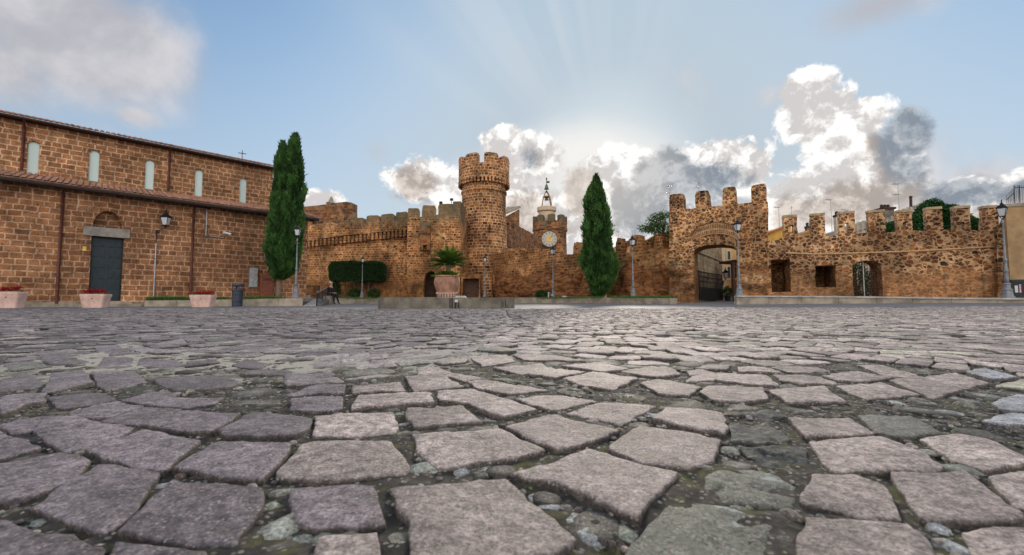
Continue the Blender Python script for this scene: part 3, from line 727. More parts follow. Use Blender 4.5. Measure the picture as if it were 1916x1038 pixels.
def tints(c, lich=.0):
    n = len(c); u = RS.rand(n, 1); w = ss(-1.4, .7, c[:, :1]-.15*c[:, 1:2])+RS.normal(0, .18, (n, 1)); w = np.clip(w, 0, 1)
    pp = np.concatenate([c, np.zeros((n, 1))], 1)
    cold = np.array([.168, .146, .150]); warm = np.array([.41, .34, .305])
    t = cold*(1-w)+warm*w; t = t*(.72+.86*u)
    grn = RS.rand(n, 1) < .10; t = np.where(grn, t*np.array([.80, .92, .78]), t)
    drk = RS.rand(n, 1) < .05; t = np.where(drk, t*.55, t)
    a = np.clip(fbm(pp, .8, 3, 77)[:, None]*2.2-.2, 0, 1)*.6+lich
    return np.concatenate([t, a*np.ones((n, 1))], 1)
def batch(sel, N, rings, jag, fine, gap):
    q, c = Q[sel], cen[sel]
    pal = np.clip(1.25-((c[:, 0]+1.15)*.62)**2-((c[:, 1]-1.75)*1.5)**2, 0, 1)[:, None, None]; gap = gap+pal*.0035
    q = q+(c[:, None]-q)*gap/np.maximum(.03, np.linalg.norm(q-c[:, None], axis=2, keepdims=True))
    n = len(q)
    stones(q, N, rings, tints(c), jag, RS.normal(0, .0034, n)-(RS.rand(n) < .04)*.008, RS.normal(0, .034, (n, 2)), .03, fine)
Y_ = cen[:, 1]
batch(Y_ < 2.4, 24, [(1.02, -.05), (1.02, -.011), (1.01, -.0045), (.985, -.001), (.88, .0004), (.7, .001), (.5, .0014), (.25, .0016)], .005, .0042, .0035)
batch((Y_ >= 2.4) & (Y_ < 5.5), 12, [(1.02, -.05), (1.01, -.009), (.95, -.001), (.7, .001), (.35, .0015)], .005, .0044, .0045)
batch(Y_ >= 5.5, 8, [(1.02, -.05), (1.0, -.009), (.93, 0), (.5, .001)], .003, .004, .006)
cobQ = [q for q in Q[Y_ < 2.6]]
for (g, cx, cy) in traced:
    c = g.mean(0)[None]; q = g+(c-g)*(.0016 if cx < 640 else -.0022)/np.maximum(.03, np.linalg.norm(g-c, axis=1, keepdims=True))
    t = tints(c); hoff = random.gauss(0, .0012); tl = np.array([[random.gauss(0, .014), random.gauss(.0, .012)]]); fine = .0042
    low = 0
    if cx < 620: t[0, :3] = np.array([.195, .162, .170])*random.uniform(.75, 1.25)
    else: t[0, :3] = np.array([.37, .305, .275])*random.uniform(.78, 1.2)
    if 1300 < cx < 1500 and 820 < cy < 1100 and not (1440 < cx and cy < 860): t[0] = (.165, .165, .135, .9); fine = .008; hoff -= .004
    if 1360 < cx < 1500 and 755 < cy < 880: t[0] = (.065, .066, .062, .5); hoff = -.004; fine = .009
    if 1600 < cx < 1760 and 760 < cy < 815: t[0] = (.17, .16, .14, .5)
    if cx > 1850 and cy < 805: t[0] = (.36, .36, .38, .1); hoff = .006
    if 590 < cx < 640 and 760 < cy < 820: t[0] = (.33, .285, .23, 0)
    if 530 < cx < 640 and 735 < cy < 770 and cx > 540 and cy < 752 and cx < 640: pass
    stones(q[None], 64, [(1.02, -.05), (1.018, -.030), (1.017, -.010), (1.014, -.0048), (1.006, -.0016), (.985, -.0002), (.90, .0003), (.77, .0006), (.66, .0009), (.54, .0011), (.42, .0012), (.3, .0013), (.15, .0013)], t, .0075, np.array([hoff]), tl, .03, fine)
paving = npmesh("cobblestone_paving", np.concatenate(SV), np.concatenate(SQ), M_cob, None, np.concatenate(ST), smooth=True)
tag(paving, kind='structure')
# small wedge stones and gravel filling the joints
allp = [t[0] for t in traced]+cobQ
def free(pts, shrink=1.0):
    m = np.ones(len(pts), bool)
    for g in allp:
        lo, hi = g.min(0), g.max(0); idx = np.where(m & (pts[:, 0] > lo[0]) & (pts[:, 0] < hi[0]) & (pts[:, 1] > lo[1]) & (pts[:, 1] < hi[1]))[0]
        if len(idx): m[idx[in_np(pts[idx], g)]] = False
    return m
cand = np.stack([RS.uniform(-2.6, 2.6, 90000), RS.uniform(.22, 2.5, 90000)], 1); cand = cand[np.abs(cand[:, 0]) < 1.25*cand[:, 1]+.15]
cand = cand[free(cand)]; cand = cand[RS.permutation(len(cand))[:4200]]
bmi = bmesh.new(); bmesh.ops.create_icosphere(bmi, subdivisions=2, radius=1); ico_v = np.array([v.co[:] for v in bmi.verts]); ico_f = np.array([[v.index for v in f.verts] for f in bmi.faces]); bmi.free()
def pebbles(name, xy, r, z, cols, flat=.6):
    n = len(xy); V = np.repeat(ico_v[None], n, 0); sc_ = RS.uniform(.6, 1.3, (n, 1, 3)); sc_[:, :, 2] *= flat
    V = V*(1+fbm(V+np.arange(n)[:, None, None]*3.7, 1.2, 2, 3)[..., None]*.55)*sc_
    a = RS.uniform(0, 6.28, n); ca, sa_ = np.cos(a)[:, None], np.sin(a)[:, None]
    X = V[:, :, 0]*ca-V[:, :, 1]*sa_; Y = V[:, :, 0]*sa_+V[:, :, 1]*ca
    V = np.stack([X, Y, V[:, :, 2]], 2)*r[:, None, None]; V[:, :, :2] += xy[:, None]; V[:, :, 2] += z[:, None]
    F_ = (ico_f[None]+(np.arange(n)*len(ico_v))[:, None, None]).reshape(-1, 3)
    return npmesh(name, V.reshape(-1, 3), F_, M_cob, None, np.repeat(cols, len(ico_v), axis=0), smooth=True, n=3)
r = np.abs(RS.normal(0, .0028, len(cand)))+.0012
col = np.array([.22, .20, .17])*RS.uniform(.4, 1.7, (len(cand), 1))*np.array([1, 1, 1])+RS.normal(0, .012, (len(cand), 3)); col = np.clip(col, .02, .6)
tag(pebbles("joint_gravel", cand, r, -.0085+RS.rand(len(cand))*.004, np.concatenate([col, np.full((len(cand), 1), .2)], 1)), "fine grey gravel and grit lying in the joints between cobbles", "gravel", kind='stuff')
# chock stones: fill every wider hole with the largest flat chip that fits
cc = np.stack([RS.uniform(-3.2, 3.2, 60000), RS.uniform(.22, 3.0, 60000)], 1); cc = cc[(np.abs(cc[:, 0]) < 1.25*cc[:, 1]+.1)]; cc = cc[free(cc)]
segs = np.concatenate([np.stack([g, np.roll(g, -1, 0)], 1) for g in allp]); smid = segs.mean(1)
clear = np.full(len(cc), .12)
for i0 in range(0, len(cc), 500):
    q = cc[i0:i0+500]; lo, hi = q.min(0), q.max(0)
    a = segs[None, :, 0]; b = segs[None, :, 1]; d = b-a; t = np.clip(((q[:, None]-a)*d).sum(2)/np.maximum(1e-9, (d*d).sum(2)), 0, 1)
    clear[i0:i0+500] = np.minimum(.12, np.linalg.norm(q[:, None]-a-d*t[..., None], axis=2).min(1))
order = np.argsort(-clear); px_, pr_ = [], []
for i in order:
    r = clear[i]
    if r < .0055 or len(px_) > 2600: break
    if px_:
        dd = np.linalg.norm(np.array(px_)-cc[i], axis=1)-np.array(pr_); m = dd.min()
        if m < .0035: continue
        r = min(r, m)
    if r < .0045: continue
    px_.append(cc[i]); pr_.append(min(r, .055))
px_ = np.array(px_); pr_ = np.array(pr_); n = len(px_); K = 7
ang_ = (np.arange(K)[None]+RS.uniform(-.3, .3, (n, K)))*2*PI/K+RS.uniform(0, 6.28, (n, 1)); rad_ = pr_[:, None]*RS.uniform(.95, 1.28, (n, K))
ol = px_[:, None]+np.stack([np.cos(ang_), np.sin(ang_)], 2)*rad_[..., None]
tn = np.array([.19, .172, .150])*RS.uniform(.4, 1.5, (n, 1)); grn = RS.rand(n, 1) < .5; tn = np.where(grn, tn*np.array([.92, 1.0, .90]), tn)
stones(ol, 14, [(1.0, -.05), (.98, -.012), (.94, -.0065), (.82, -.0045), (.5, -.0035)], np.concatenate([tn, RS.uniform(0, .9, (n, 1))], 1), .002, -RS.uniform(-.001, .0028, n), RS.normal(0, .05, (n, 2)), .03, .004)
CHV, CHQ, CHT = SV.pop(), SQ.pop(), ST.pop(); off0 = nvert-len(CHV)
tag(npmesh("chock_stones", CHV, CHQ-off0, M_cob, None, CHT, smooth=True), "small grey green chips wedged between the cobbles", "stone chips", kind='stuff')
# hand-placed wedge stones
WED = [(0, 2.745, 1430, 715, 42), (0, 2.745, 1400, 785, 36), (0, 2.745, 1357, 835, 26), (0, 2.745, 1560, 942, 34), (0, 2.745, 1665, 945, 40), (0, 2.745, 195, 862, 40), (0, 2.745, 130, 850, 24), (0, 2.745, 850, 678, 36), (0, 2.745, 1090, 415, 26),
       (0, 2.745, 1440, 905, 80), (0, 2.745, 1250, 1025, 30), (600, 2.745, 430, 370, 30), (600, 2.745, 435, 410, 28), (600, 2.745, 400, 310, 22), (600, 2.745, 385, 960, 52), (600, 2.745, 400, 1030, 52), (600, 2.745, 540, 590, 60), (600, 2.745, 880, 590, 46), (600, 2.745, 720, 610, 44), (600, 2.745, 800, 600, 34),
       (600, 2.745, 1110, 740, 44), (600, 2.745, 1200, 800, 60), (600, 2.745, 1290, 850, 50), (600, 2.745, 1400, 930, 60), (600, 2.745, 1560, 920, 62), (600, 2.745, 30, 940, 30), (600, 2.745, 140, 912, 36), (600, 2.745, 1690, 310, 26), (600, 2.745, 1640, 330, 24), (600, 2.745, 1700, 235, 24),
       (1200, 2.676, 440, 485, 36), (1200, 2.676, 1470, 868, 52), (1200, 2.676, 1565, 975, 60), (1200, 2.676, 310, 572, 36), (1200, 2.676, 780, 735, 26), (1200, 2.676, 1600, 585, 50), (1200, 2.676, 1430, 490, 34), (1200, 2.676, 860, 560, 26), (1200, 2.676, 250, 250, 40), (1200, 2.676, 1260, 250, 44), (1200, 2.676, 1380, 235, 26), (1200, 2.676, 1630, 270, 44), (1200, 2.676, 1700, 215, 46), (1200, 2.676, 1540, 300, 30)]
wx = []; wr = []; wc = []
for off, s, a, b, rr in WED:
    x, y = G(off+a/s, 660+b/s, -.006); wx.append((x, y)); wr.append(rr/s/F*y*1.45)
    wc.append(random.choice([(.30, .31, .27, .5), (.27, .29, .23, .7), (.38, .39, .38, .1), (.22, .21, .17, .9)]))
pw = pebbles("stone_chips", np.array(wx), np.array(wr), np.full(len(wx), -.009), np.array(wc), .38)
tag(pw, "pale grey wedge stones and chips packed in the wide joints of the nearest cobbles", "stone chips", kind='stuff')
# soil bed under the stones
def sheet(name, xs, ys, zf, mat, kind='structure'):
    X, Y = np.meshgrid(xs, ys); Z = zf(X, Y); V = np.stack([X, Y, Z], 2).reshape(-1, 3); nx, ny = len(xs), len(ys)
    i = np.arange(nx-1)[None]+np.arange(ny-1)[:, None]*nx; Qd = np.stack([i, i+1, i+1+nx, i+nx], 2).reshape(-1, 4)
    return tag(npmesh(name, V, Qd, mat, None, None, smooth=True), kind=kind)
def nz(X, Y, s, o, sd): return fbm(np.stack([X, Y, X*0], 2), s, o, sd)
sheet("soil_bed", np.linspace(-3, 3, 420), np.linspace(.05, 2.7, 190), lambda X, Y: -.0064+nz(X, Y, 18, 3, 2)*.008+nz(X, Y, 70, 2, 2)*.005+np.clip(1-((X+1.15)*.62)**2-((Y-1.75)*1.5)**2, 0, .35)*.004, M_dirt)
sheet("joint_sand", np.linspace(-24, 24, 120), np.concatenate([[-40, -5, -1], np.linspace(.04, 14.5, 60)]), lambda X, Y: -.024+zg(X, Y)+0*X, M_dirt)
xs = np.concatenate([[-900, -300, -90], np.linspace(-45, 45, 91), [90, 300, 900]]); ys = np.concatenate([np.linspace(14.3, 60, 80), [90, 200, 500, 1500]])
sheet("square_ground", xs, ys, lambda X, Y: -.006+zg(X, np.minimum(Y, 45)), M_farpave)
xs2 = np.array([-900, -200, -60, 0, 60, 200, 900.]); sheet("outer_ground", xs2, np.array([-900, -200, -40, -10, 0, 14.0]), lambda X, Y: -.04+0*X, M_farpave)
# ------------------------------------------------------------------ church on the left
def gp(px, Y): return (XB(px, Y), Y)
CH = Wall(gp(0, 19.5), gp(572, 28.7))
EX = -7.0                                                   # the wall runs on beyond the frame
cs = lambda px, py: CH.hit(px, py)
church = thing("church", "brown tuff church with tiled lean-to aisle and five narrow arched windows", "church", CH.pt(5, 0, 1))
zE = (CH.z_(0, 338)+CH.z_(505, 401))/2
sEnd = CH.L
d0, d1 = CH.s_(168, 500), CH.s_(229, 500); zd1 = CH.z_(200, 443); zd0 = .28
ta0, ta1 = CH.s_(173, 420), CH.s_(229, 420); zt0 = CH.z_(200, 428); zt1 = CH.z_(200, 394)
aisle = slab(CH, [(EX, -.1), (sEnd, -.1), (sEnd, zE), (EX, zE)], [[(d0, zd0), (d1, zd0), (d1, zd1), (d0, zd1)], [(ta0, zt0+.02), (ta1, zt0+.02)]+arc(ta0, ta1, zt0+.05, zt1)], .5, "aisle_wall", M_church, church, step=.7, jit=0, rough=.02)
mb = MB(); wbox(mb, CH, ta0-.05, ta1+.05, zt0, zt1+.05, .38, .499); mb.build("tympanum", M_church, church)
mb = MB(); wbox(mb, CH, EX, sEnd, -.1, .22, -.10, -.003); mb.build("plinth", M_kerb, church)
# end wall of the aisle turning away
CE = Wall((CH.B.x, CH.B.y), (CH.B.x-6*.70, CH.B.y+6*.72)); mb = MB()
# lintel and doors
mb = MB(); wbox(mb, CH, CH.s_(156, 435), CH.s_(243, 435), zd1+.003, zt0+.05, -.07, .2); mb.build("lintel", M_lintel, church)
mb = MB(); mb2 = MB(); dm = (d0+d1)/2
door = None
for a, b in ((d0, dm-.008), (dm+.008, d1)):
    mb = MB(); wbox(mb, CH, a+.004, b-.004, zd0, zd1-.005, .34, .42)
    dr = mb.build("door_leaf", M_door, church)
    pb = MB(); nz_ = 6; hh = (zd1-zd0)/nz_
    for i in range(nz_):
        for j in range(2):
            w_ = (b-a)/2; s0 = a+j*w_+.05; s1 = a+(j+1)*w_-.05; z0 = zd0+i*hh+.07; z1 = zd0+(i+1)*hh-.06
            wbox(pb, CH, s0, s1, z0, z1, .295, .337); wbox(pb, CH, s0+.06, s1-.06, z0+.07, z1-.07, .265, .293)
    pb.build("panel", M_door, dr)
mb = MB(); wbox(mb, CH, dm-.05, dm+.05, zd0, zd1-.01, .29, .338); mb.build('door_astragal', M_door, church)
mb = MB(); wbox(mb, CH, d0-.3, d1+.3, zd0-.3, zd1+.3, .6, .7); mb.build('door_light_stop', M_wood, church)  # hidden board added behind the doors to stop light leaking through
mb = MB(); wbox(mb, CH, d0-.25, CH.s_(247, 550), -.05, .27, -.45, .34); wbox(mb, CH, d0-.5, CH.s_(262, 560), -.05, .13, -.75, -.452); mb.build("door_step", M_kerb, church)
# lean-to roof of clay tiles
NB = CH.n
def tileroof(w, s0, s1, z0, d0, z1, d1, name, mat, parent, pitch=.23, stepl=.38, over=.0):
    mb = MB(); run = math.hypot(d1-d0, z1-z0); n = int((s1-s0)/pitch); k = max(2, int(run/stepl)); h = .075
    for i in range(n):
        sc_ = s0+(i+.5)*pitch; jj = random.uniform(-.03, .03)
        for r in range(k):
            ta, tb = r/k, (r+1.15)/k; tb = min(tb, 1.0); vs = []; m = 5
            for (t, lift, rr) in ((ta, .030, 1.0), (tb, .0, .86)):
                for q in range(m+1):
                    an = PI*q/m; vs.append(w.pt(sc_+math.cos(an)*pitch*.40*rr+random.uniform(-.006, .006), z0+(z1-z0)*t+math.sin(an)*h*rr+lift+.03, d0+(d1-d0)*t+(jj if t == ta and r == 0 else 0)))
            fs = [(q, q+1, m+1+q+1, m+1+q) for q in range(m)]+[tuple(range(m+1))]
            mb.add(vs, fs)
    # pan layer
    wq = [w.pt(a, z, d) for a, z, d in ((s0, z0, d0), (s1, z0, d0), (s1, z1, d1), (s0, z1, d1))]; wq2 = [p-Vector((0, 0, .07)) for p in wq]
    mb.add(wq+wq2, [(0, 1, 2, 3), (4, 7, 6, 5), (0, 4, 5, 1), (1, 5, 6, 2), (3, 2, 6, 7), (0, 3, 7, 4)])
    return mb.build(name, mat, parent, boxuv=True)
SB = 2.5                                                    # clerestory stands back by this much
CL = Wall((CH.A+CH.n*SB)[:2], (CH.B+CH.n*SB)[:2])
zJ = CL.z_(250, 353)
lean = tileroof(CH, EX, sEnd+.55, zE+.12, -.55, zJ, SB, "lean_to_roof", M_tile, church)
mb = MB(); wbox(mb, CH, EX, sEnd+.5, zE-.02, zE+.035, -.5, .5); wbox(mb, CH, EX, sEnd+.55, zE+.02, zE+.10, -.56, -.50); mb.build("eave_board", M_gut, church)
mb = MB(); mb.tube([CH.pt(EX, zE-.03, -.64), CH.pt(sEnd+.5, zE-.03, -.64)], .095, 8); mb.build("gutter", M_gut, church)  # gutter made thick and dark to stand in for the eave shadow
zU = (CL.z_(0, 216)+CL.z_(500, 317))/2; uEnd = CL.s_(510, 350)
holes = []
WIN = [(62, 264, 326), (176, 281, 339), (280, 299, 354), (372, 317, 367), (455, 333, 380)]
wn = []
for px, ya, yb in WIN:
    sC = CL.s_(px, (ya+yb)/2); z1 = CL.z_(px, ya); z0 = CL.z_(px, yb); hw = .195
    hole = [(sC-hw, z0), (sC+hw, z0)]+arc(sC-hw, sC+hw, z1-hw, z1, 8); holes.append(hole); wn.append((sC, hw, z0, z1))
slab(CL, [(EX, zJ-1.2), (uEnd, zJ-1.2), (uEnd, zU), (EX, zU)], holes, .5, "clerestory_wall", M_clere, church, step=.7, jit=0, rough=.02)
for (sC, hw, z0, z1) in wn:
    mb = MB(); o = [(sC-hw-.02, z0), (sC+hw+.02, z0)]+arc(sC-hw-.02, sC+hw+.02, z1-hw, z1+.02, 8); k = len(o)
    mb.add([CL.pt(a, z, .10) for a, z in o]+[CL.pt(a, z, .14) for a, z in o], [tuple(range(k)), tuple(range(k, 2*k))[::-1]])
    wi = mb.build("window", M_frost, church)
    ab = MB(); m = 9                                        # ring of voussoirs
    for i in range(m):
        a0, a1 = PI*i/m+.03, PI*(i+1)/m-.03; vs = []
        for d in (-.025, .05):
            for rr, an in ((hw+.03, a0), (hw+.30, a0), (hw+.30, a1), (hw+.03, a1)): vs.append(CL.pt(sC+rr*math.cos(an), z1-hw+rr*math.sin(an), d))
        ab.add(vs, [(0, 1, 2, 3), (4, 7, 6, 5), (0, 4, 5, 1), (1, 5, 6, 2), (2, 6, 7, 3), (3, 7, 4, 0)])
    ab.build("window_arch", M_clere, church)
    fb = MB(); wbox(fb, CL, sC-hw, sC+hw, z0-.06, z0+.0, -.05, .12); fb.build("window_frame", M_lintel, wi)
up = tileroof(CL, EX, uEnd+.3, zU+.10, -.45, zU+1.5, 4.5, "nave_roof", M_tile, church)
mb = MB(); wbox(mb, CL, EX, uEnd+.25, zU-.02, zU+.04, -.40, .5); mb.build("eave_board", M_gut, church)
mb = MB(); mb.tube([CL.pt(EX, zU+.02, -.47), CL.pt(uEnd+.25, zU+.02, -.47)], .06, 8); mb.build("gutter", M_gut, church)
UE = Wall(CL.pt(uEnd, 0)[:2], CL.pt(uEnd, 0, 8)[:2]); slab(UE, [(0, zJ-3), (8, zJ-3), (8, zU+1), (4.2, zU+1.35), (0, zU)], [], .4, "gable_wall", M_clere, church, step=.9, jit=0, rough=.01)
AEW = Wall(CH.pt(sEnd, 0, .5)[:2], CH.pt(sEnd, 0, 9)[:2]); slab(AEW, [(0, 0), (8, 0), (8, zJ), (2.4, zJ), (0, zE)], [], .4, "aisle_end_wall", M_church, church, step=.9, jit=0, rough=.01)
# downpipes
def downpipe(w, px, py, z0, z1, off):
    s = w.s_(px, py); mb = MB(); mb.tube([w.pt(s, z1+.05, -.5), w.pt(s, z1-.06, -.34), w.pt(s, z1-.30, off), w.pt(s, z0, off)], .062, 8)
    p = mb.build("downpipe", M_pipe, church, smooth=True)
    z = z0+.6
    while z < z1-.4: b = MB(); b.lathe(w.pt(s, z, off), [(.072, 0), (.072, .05)], 10); b.build("pipe_collar", M_pipe, p); z += 1.4
downpipe(CH, 110, 500, .15, zE, -.09); downpipe(CH, 358, 500, .3, zE, -.09)
downpipe(CL, 43, 280, zJ+.15, zU, -.09); downpipe(CL, 316, 320, zJ+.15, zU, -.09)
# plaque left of the door
mb = MB(); s_, z_ = cs(158, 465); wbox(mb, CH, s_-.07, s_+.07, z_-.11, z_+.11, -.03, -.003); mb.build("wall_plaque", M_gold, church)
# iron cross on the ridge end
c = CL.pt(CL.s_(461, 300), 0, 1.2); zc0 = ZY(303, c.y)-.3; zc1 = ZY(281, c.y)
mb = MB(); mb.tube([(c.x, c.y, zc0), (c.x, c.y, zc1)], .025, 6); mb.tube([(c.x-.2, c.y-.12, zc1-.22), (c.x+.2, c.y+.12, zc1-.22)], .025, 6)
mb.build("roof_cross", M_dkiron, church)
# service cabinets, conduit and camera
s0, z1 = cs(466, 501); s1, z0 = cs(480, 537)
cab = thing("meter_cabinet", "light grey metal meter cabinet fixed to the church wall, beside the red brown cabinet", "cabinet", CH.pt(s0, z0, -.1))
mb = MB(); wbox(mb, CH, s0, s1, z0, z1, -.20, -.003); mb.build("casing", M_galv, cab)
mb = MB(); wbox(mb, CH, s0+.03, s1-.03, z0+.04, (z0+z1)/2-.02, -.215, -.203); wbox(mb, CH, s0+.03, s1-.03, (z0+z1)/2+.02, z1-.04, -.215, -.203); dd = mb.build("door", M_galv, cab)
mb = MB(); wbox(mb, CH, s1-.09, s1-.05, z1-.35, z1-.25, -.225, -.217); mb.build("lock", M_gold, dd)
s0, z1 = cs(485, 513); s1, z0 = cs(507, 553)
cab = thing("utility_cabinet", "red brown painted utility cabinet standing against the church wall by the cypress trunk", "cabinet", CH.pt(s0, z0, -.2))
mb = MB(); wbox(mb, CH, s0, s1, .1, z1, -.42, -.003); mb.build("casing", M_cabred, cab)
mb = MB(); wbox(mb, CH, s0+.04, s1-.04, z0+.1, z1-.08, -.437, -.423); mb.build("door", M_cabred, cab)
sl = MB(); [wbox(sl, CH, s0+.1, s1-.1, z1-.25-k*.05, z1-.235-k*.05, -.445, -.439) for k in range(4)]; sl.build("vent", M_dkiron, cab)
cam_t = thing("security_camera", "small white security camera on the church wall next to a brown downpipe", "security camera", CH.pt(*cs(421, 436), -.2))
s_, z_ = cs(420, 436); mb = MB(); wbox(mb, CH, s_-.10, s_+.06, z_-.08, z_+.08, -.12, -.003); mb.build("bracket", M_white, cam_t)
mb = MB(); mb.tube([CH.pt(s_-.05, z_+.02, -.16), CH.pt(s_+.28, z_-.10, -.42)], [.075, .065], 10); mb.build("camera_body", M_white, cam_t)
mb = MB(); mb.tube([CH.pt(s_+.281, z_-.1, -.421), CH.pt(s_+.31, z_-.112, -.445)], .055, 10); mb.build("lens", M_black, cam_t)
cond = thing("cable_conduit", "grey L shaped cable conduit running down from the eave to the security camera", "conduit", CH.pt(*cs(386, 430), -.05))
a, b, c_, d_ = cs(366, 388), cs(387, 391), cs(385, 441), cs(418, 445)
mb = MB(); mb.tube([CH.pt(*a, -.05), CH.pt(*b, -.05), CH.pt(*c_, -.05), CH.pt(*d_, -.05)], .03, 6); mb.build("pipe", M_galv, cond)
for z in (b[1]-.5, b[1]-1.1): mb = MB(); mb.lathe(CH.pt(b[0], z, -.05), [(.045, 0), (.045, .04)], 8); mb.build("pipe_clip", M_galv, cond)

# ------------------------------------------------------------------ lamp posts
def lantern(root, z, s, tl=1.0):
    """four-sided glazed head, base at z; s = half width at the top"""
    fr = MB(); b = s*.58; h = s*2.4
    for i in range(4):
        a0 = PI/4+i*PI/2; a1 = a0+PI/2; k = 1.414
        p = lambda r, a, zz: (r*k*math.cos(a), r*k*math.sin(a), zz)
        fr.tube([p(b, a0, z), p(s, a0, z+h)], .014, 5); fr.tube([p(b, a0, z), p(b, a1, z)], .016, 5); fr.tube([p(s, a0, z+h), p(s, a1, z+h)], .020, 5)
        fr.tube([(0, 0, z-.16), p(b*.8, a0, z-.04), p(b, a0, z)], .013, 5)
    head = fr.build("lantern_frame", M_dkiron, root)
    g = MB(); r0, r1 = b*1.37, s*1.37; vs = [(r*math.cos(PI/4+i*PI/2), r*math.sin(PI/4+i*PI/2), zz) for r, zz in ((r0, z+.01), (r1, z+h-.01)) for i in range(4)]
    g.add(vs, [(i, (i+1) % 4, 4+(i+1) % 4, 4+i) for i in range(4)]+[(3, 2, 1, 0)]); g.build("lantern_glass", M_lampglass, head)
    c = MB(); c.lathe((0, 0, z+h+.004), [(s*1.62, 0), (s*1.66, .03), (s*1.0, s*.75), (s*.5, s*1.05), (s*.5, s*1.25), (s*.62, s*1.32), (s*.2, s*1.6), (.02, s*1.65)], 4, ang0=PI/4)
    c.lathe((0, 0, z+h+s*1.65), [(.015, 0), (.035, .04), (.012, .08), (.03, .11), (.004, .2)], 8); c.build("lantern_cap", M_dkiron, head)
def lamp_proto():
    root = thing("street_lamp", None, "street lamp")
    b = MB(); b.lathe((0, 0, 0), [(.23, 0), (.23, .10), (.19, .13), (.17, .36), (.20, .40), (.15, .44), (.12, .50), (.11, .62), (.14, .66), (.10, .72)], 8); b.build("base", M_iron, root)
    p = MB(); p.lathe((0, 0, .721), [(.08, 0), (.085, .2), (.062, .5), (.085, .54), (.085, .60), (.055, .64), (.046, 1.0), (.07, 1.04), (.07, 1.10), (.040, 1.14), (.028, 2.75), (.045, 2.78), (.045, 2.83), (.024, 2.88), (.024, 2.93)], 14)
    p.build("post", M_iron, root, smooth=True)
    a = MB(); a.tube([(-.13, 0, 3.35), (.13, 0, 3.35)], .014, 6); a.build("ladder_bar", M_iron, root)
    lantern(root, 3.82, .155)
    return root
LH = 3.82+.155*2.4+.155*1.65+.2
LAMPS = [(553, 24.0, 558, 415, "tall grey street lamp on a kerb plinth, in front of the cypress with two tops"),
         (677, 42.0, 557, 476, "street lamp standing before the clipped hedge by the castle wall"),
         (907, 43.0, 555, 475, "street lamp at the foot of the big round tower beside the cellar entrance"),
         (1035, 34.0, 557, 457, "street lamp below the clock, by the slanted notice stand"),
         (1185, 28.6, 557, 437, "street lamp in the grass between the single cypress and the gateway"),
         (1384, 22.6, 554, 405, "tall street lamp standing at the jamb of the gateway where the long wall begins"),
         (1886, 18.4, 558, 371, "tallest street lamp, beside the black wheeled bin and the ochre pillar")]
proto = lamp_proto()
for i, (px, Y, yb, yt, lab) in enumerate(LAMPS):
    o = proto if i == 0 else copy_tree(proto)
    z0 = ZY(yb, Y); z1 = ZY(yt, Y); k = (z1-z0)/LH; o.location = (XB(px, Y), Y, z0-.01); o.scale = (k, k, k); o.rotation_euler.z = [.2, .5, .1, .8, .3, .15, .6][i]
    tag(o, lab, "street lamp", "cast iron street lamps around the square")
# wall lantern on the church
s_, zb = cs(293, 433); _, zt = cs(309, 392)
wl = thing("wall_lantern", "black lantern on a curled bracket fixed to the church wall beside the dark door", "wall lamp")
lantern(wl, .36, .175)
b = MB(); b.tube([(-.02, .42, -.15), (-.02, .36, .05), (-.02, .2, .10), (0, .08, .16), (0, 0, .27)], .022, 6); b.tube([(-.02, .42, -.3), (-.02, .42, .1)], .035, 6); b.tube([(-.02, .40, -.1), (-.02, .22, .02), (-.02, .3, .08)], .016, 6); b.build("bracket", M_dkiron, wl); wl.location = CH.pt(s_+.35, zb, -.27); wl.rotation_euler.z = rzof(CH)+R(55)
cc = thing("lamp_conduit", "pale vertical conduit rising from the grass to the church wall lantern", "conduit", CH.pt(s_, .2, -.05))
mb = MB(); mb.tube([CH.pt(s_, .15, -.05), CH.pt(s_, CH.z_(293, 455), -.05)], .035, 6); mb.build("pipe", M_galv, cc)
mb = MB(); mb.tube([CH.pt(s_, CH.z_(293, 455), -.05), CH.pt(s_, zb-.2, -.05)], .02, 6); mb.build("cable", M_dkiron, cc)

# ------------------------------------------------------------------ castle
def bigwall(nm, lab, cat, w): return thing(nm, lab, cat, w.pt(w.L/2, 0, 1))
def merl(w, parent, lst, T, mat, d0=0.0, seed=0, holes={}, rnd=.07):
    for i, (pa, pb, yt, yb) in enumerate(lst):
        pm = (pa+pb)/2; s0, s1 = w.s_(pa, yt, d0), w.s_(pb, yt, d0); z1 = w.z_(pm, yt, d0); z0 = w.z_(pm, yb, d0)-.05
        if i in holes:
            ha, hb, ya, yb2 = holes[i]; h = [(w.s_(ha, ya, d0), w.z_(pm, yb2, d0)), (w.s_(hb, ya, d0), w.z_(pm, yb2, d0)), (w.s_(hb+1, ya, d0), w.z_(pm, ya, d0)), (w.s_(ha-1, ya, d0), w.z_(pm, ya, d0))]
            holed_merlon(w, s0, s1, z0, z1, T, "merlon", mat, parent, h, seed+i*7, d0)
        else: rblock(w, s0, s1, z0, z1, T, "merlon", mat, parent, d0, seed+i*7, rnd=rnd)
